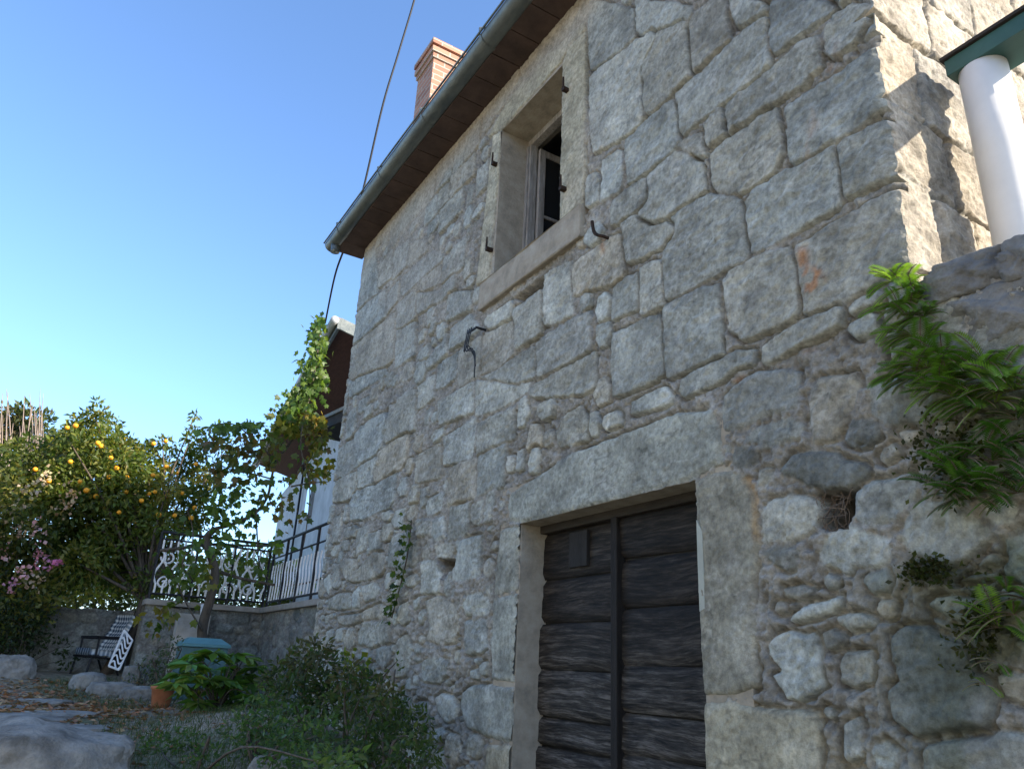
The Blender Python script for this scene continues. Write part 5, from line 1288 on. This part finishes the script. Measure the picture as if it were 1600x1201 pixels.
stone(175, 1085, 11.0, (.30, .14, .15), 36, 'long low edging stone in the middle of the bed edge', 'edging stone', 'edging_stone', .2, .5, .02, .2, group='stones edging the planting bed')
stone(218, 1093, 10.8, (.26, .14, .13), 37, 'edging stone nearest the terracotta pot', 'edging stone', 'edging_stone', .2, .5, .02, .1, group='stones edging the planting bed')
stone(208, 1038, 11.9, (.12, .11, .17), 38, 'small pale block standing beside the leaning white gate', 'block', 'stone_block', .12, .75, .08)
stone(425, 1192, 5.6, (.15, .12, .09), 39, 'small grey stone half hidden in weeds at the bottom', 'rock', 'rock', .25, .3, .03)
for k, (px, py, y) in enumerate(((25, 1085, 9.8), (70, 1092, 9.6), (50, 1110, 8.7), (95, 1108, 8.9), (15, 1118, 8.2), (110, 1125, 8.2), (75, 1075, 10.4), (60, 1130, 7.8))):
    p = at(px, py, y=y)
    tag(rockmesh('paving_stone', (p.x, p.y, Gz(p.x, p.y)-.02), (random.uniform(.28, .45), random.uniform(.2, .34), .05), M['rock'], None, 50+k, .18, .5, 4, random.random()*3),
        ['worn flat paving stone sunk in the soil of the yard path'][0], 'paving stone', 'sunken paving stones of the yard path')

# weeds and shrubs along the foot of the house
W1 = [(.045, .08, .026), (.065, .105, .034), (.032, .06, .02), (.09, .125, .045)]
W2 = [(.075, .08, .04), (.095, .085, .05), (.055, .075, .033)]
def wb(label, lst, x0, x1, per, size, cols, width=.45, name='weedy_shrub', cat='shrub', droop=.1, tpl=OVAL):
    o = []
    for px, py, r in lst:
        x = random.uniform(x0, x1); p = at(px, py, x=x); o.append((tuple(p), r/1234*(p.y+.5)*1.15))
    return bush(name, label, cat, o, per, size, width, cols, droop=droop, tpl=tpl)
wb('tall dark bramble shrub at the far foot of the house wall', [(470, 1030, 26), (495, 1015, 22), (440, 1055, 26), (510, 1040, 26), (480, 1060, 30), (455, 1080, 30), (515, 1070, 30), (425, 1075, 20), (500, 1095, 30)], 1.75, 2.2, 520, .06, W1+W2)
wb('brownish leafy shrub against the wall in the middle of the weeds', [(545, 1055, 26), (575, 1065, 26), (555, 1085, 32), (600, 1085, 26), (530, 1105, 34), (580, 1110, 34), (615, 1105, 22)], 1.8, 2.2, 620, .05, W2+W1)
wb('low green shrub nearest the cellar door', [(630, 1110, 24), (650, 1125, 22), (620, 1140, 32), (655, 1155, 28), (590, 1150, 34), (640, 1180, 36), (670, 1185, 20), (600, 1190, 36), (560, 1160, 34)], 1.75, 2.15, 700, .045, W1)
wb('soft green weeds spreading before the bramble shrub', [(400, 1110, 24), (430, 1115, 26), (380, 1135, 26), (420, 1145, 30), (460, 1130, 30), (350, 1150, 24), (395, 1165, 30), (440, 1175, 34), (490, 1150, 34), (480, 1190, 36), (330, 1175, 26), (370, 1190, 30)], 1.35, 1.75, 620, .045, [(.065, .12, .042), (.085, .14, .05), (.05, .10, .035)], name='weeds', cat='weeds')
wb('low grassy weeds at the bottom beside the rock outcrop', [(250, 1165, 22), (290, 1160, 24), (320, 1190, 26), (270, 1192, 26), (225, 1185, 22), (520, 1195, 36), (545, 1198, 30)], 1.0, 1.3, 560, .045, [(.07, .125, .04), (.085, .14, .042), (.05, .09, .03)], name='weeds', cat='weeds')
wb('yellow green seedling with heart leaves at the wall foot', [(545, 1025, 12), (560, 1035, 12), (550, 1045, 12)], 2.25, 2.33, 160, .06, [(.16, .20, .03), (.20, .22, .04), (.09, .14, .025)], .9, 'seedling', 'plant')
wb('small rosette of leaves rooted in the wall joints left of the door', [(622, 1030, 9), (618, 1045, 9)], 2.3, 2.36, 160, .05, GREENS, .8, 'seedling', 'plant')
# grass
def grass():
    n = 26000; X = RNG.uniform(-1.5, 2.3, n); Y = 4.2+8*RNG.random(n)**1.3
    dens = fbm(X*.9, Y*.9, 4, 91)+.25*ss(.2, 1.2, X)-.22*ss(.5, -.6, X); k = dens > .06; X, Y = X[k], Y[k]; n = len(X)
    P = np.stack([X, Y, G(X, Y)-.005], 1); Dv = RNG.normal(size=(n, 3))*.35+np.array([0, 0, 1.0])
    o = leaves('grass', P, Dv, .075, .07, np.array([(.05, .085, .025), (.07, .10, .03), (.10, .10, .045), (.04, .07, .02)])[RNG.integers(0, 4, n)], M['grass'], None, PETAL); tag(o, 'patchy grass over the yard', None, None, 'stuff')
    n = 3200; X = np.where(RNG.random(n) < .6, RNG.normal(.35, .5, n), RNG.uniform(-2, 1.6, n)); Y = np.where(RNG.random(n) < .6, RNG.normal(9.6, .9, n), RNG.uniform(6.5, 12, n)); P = np.stack([X, Y, G(X, Y)+.012], 1)
    o = leaves('fallen_leaves', P, np.concatenate([RNG.normal(size=(n, 2)), RNG.normal(size=(n, 1))*.15], 1), .075, .55, np.array([(.30, .17, .09), (.24, .13, .07), (.36, .24, .14), (.20, .15, .09), (.33, .14, .06)])[RNG.integers(0, 5, n)], M['dryleaf'], None, OVAL, np.tile((0, 0, 1.), (n, 1)))
    tag(o, 'dry brown leaves littering the yard', None, None, 'stuff')
grass()
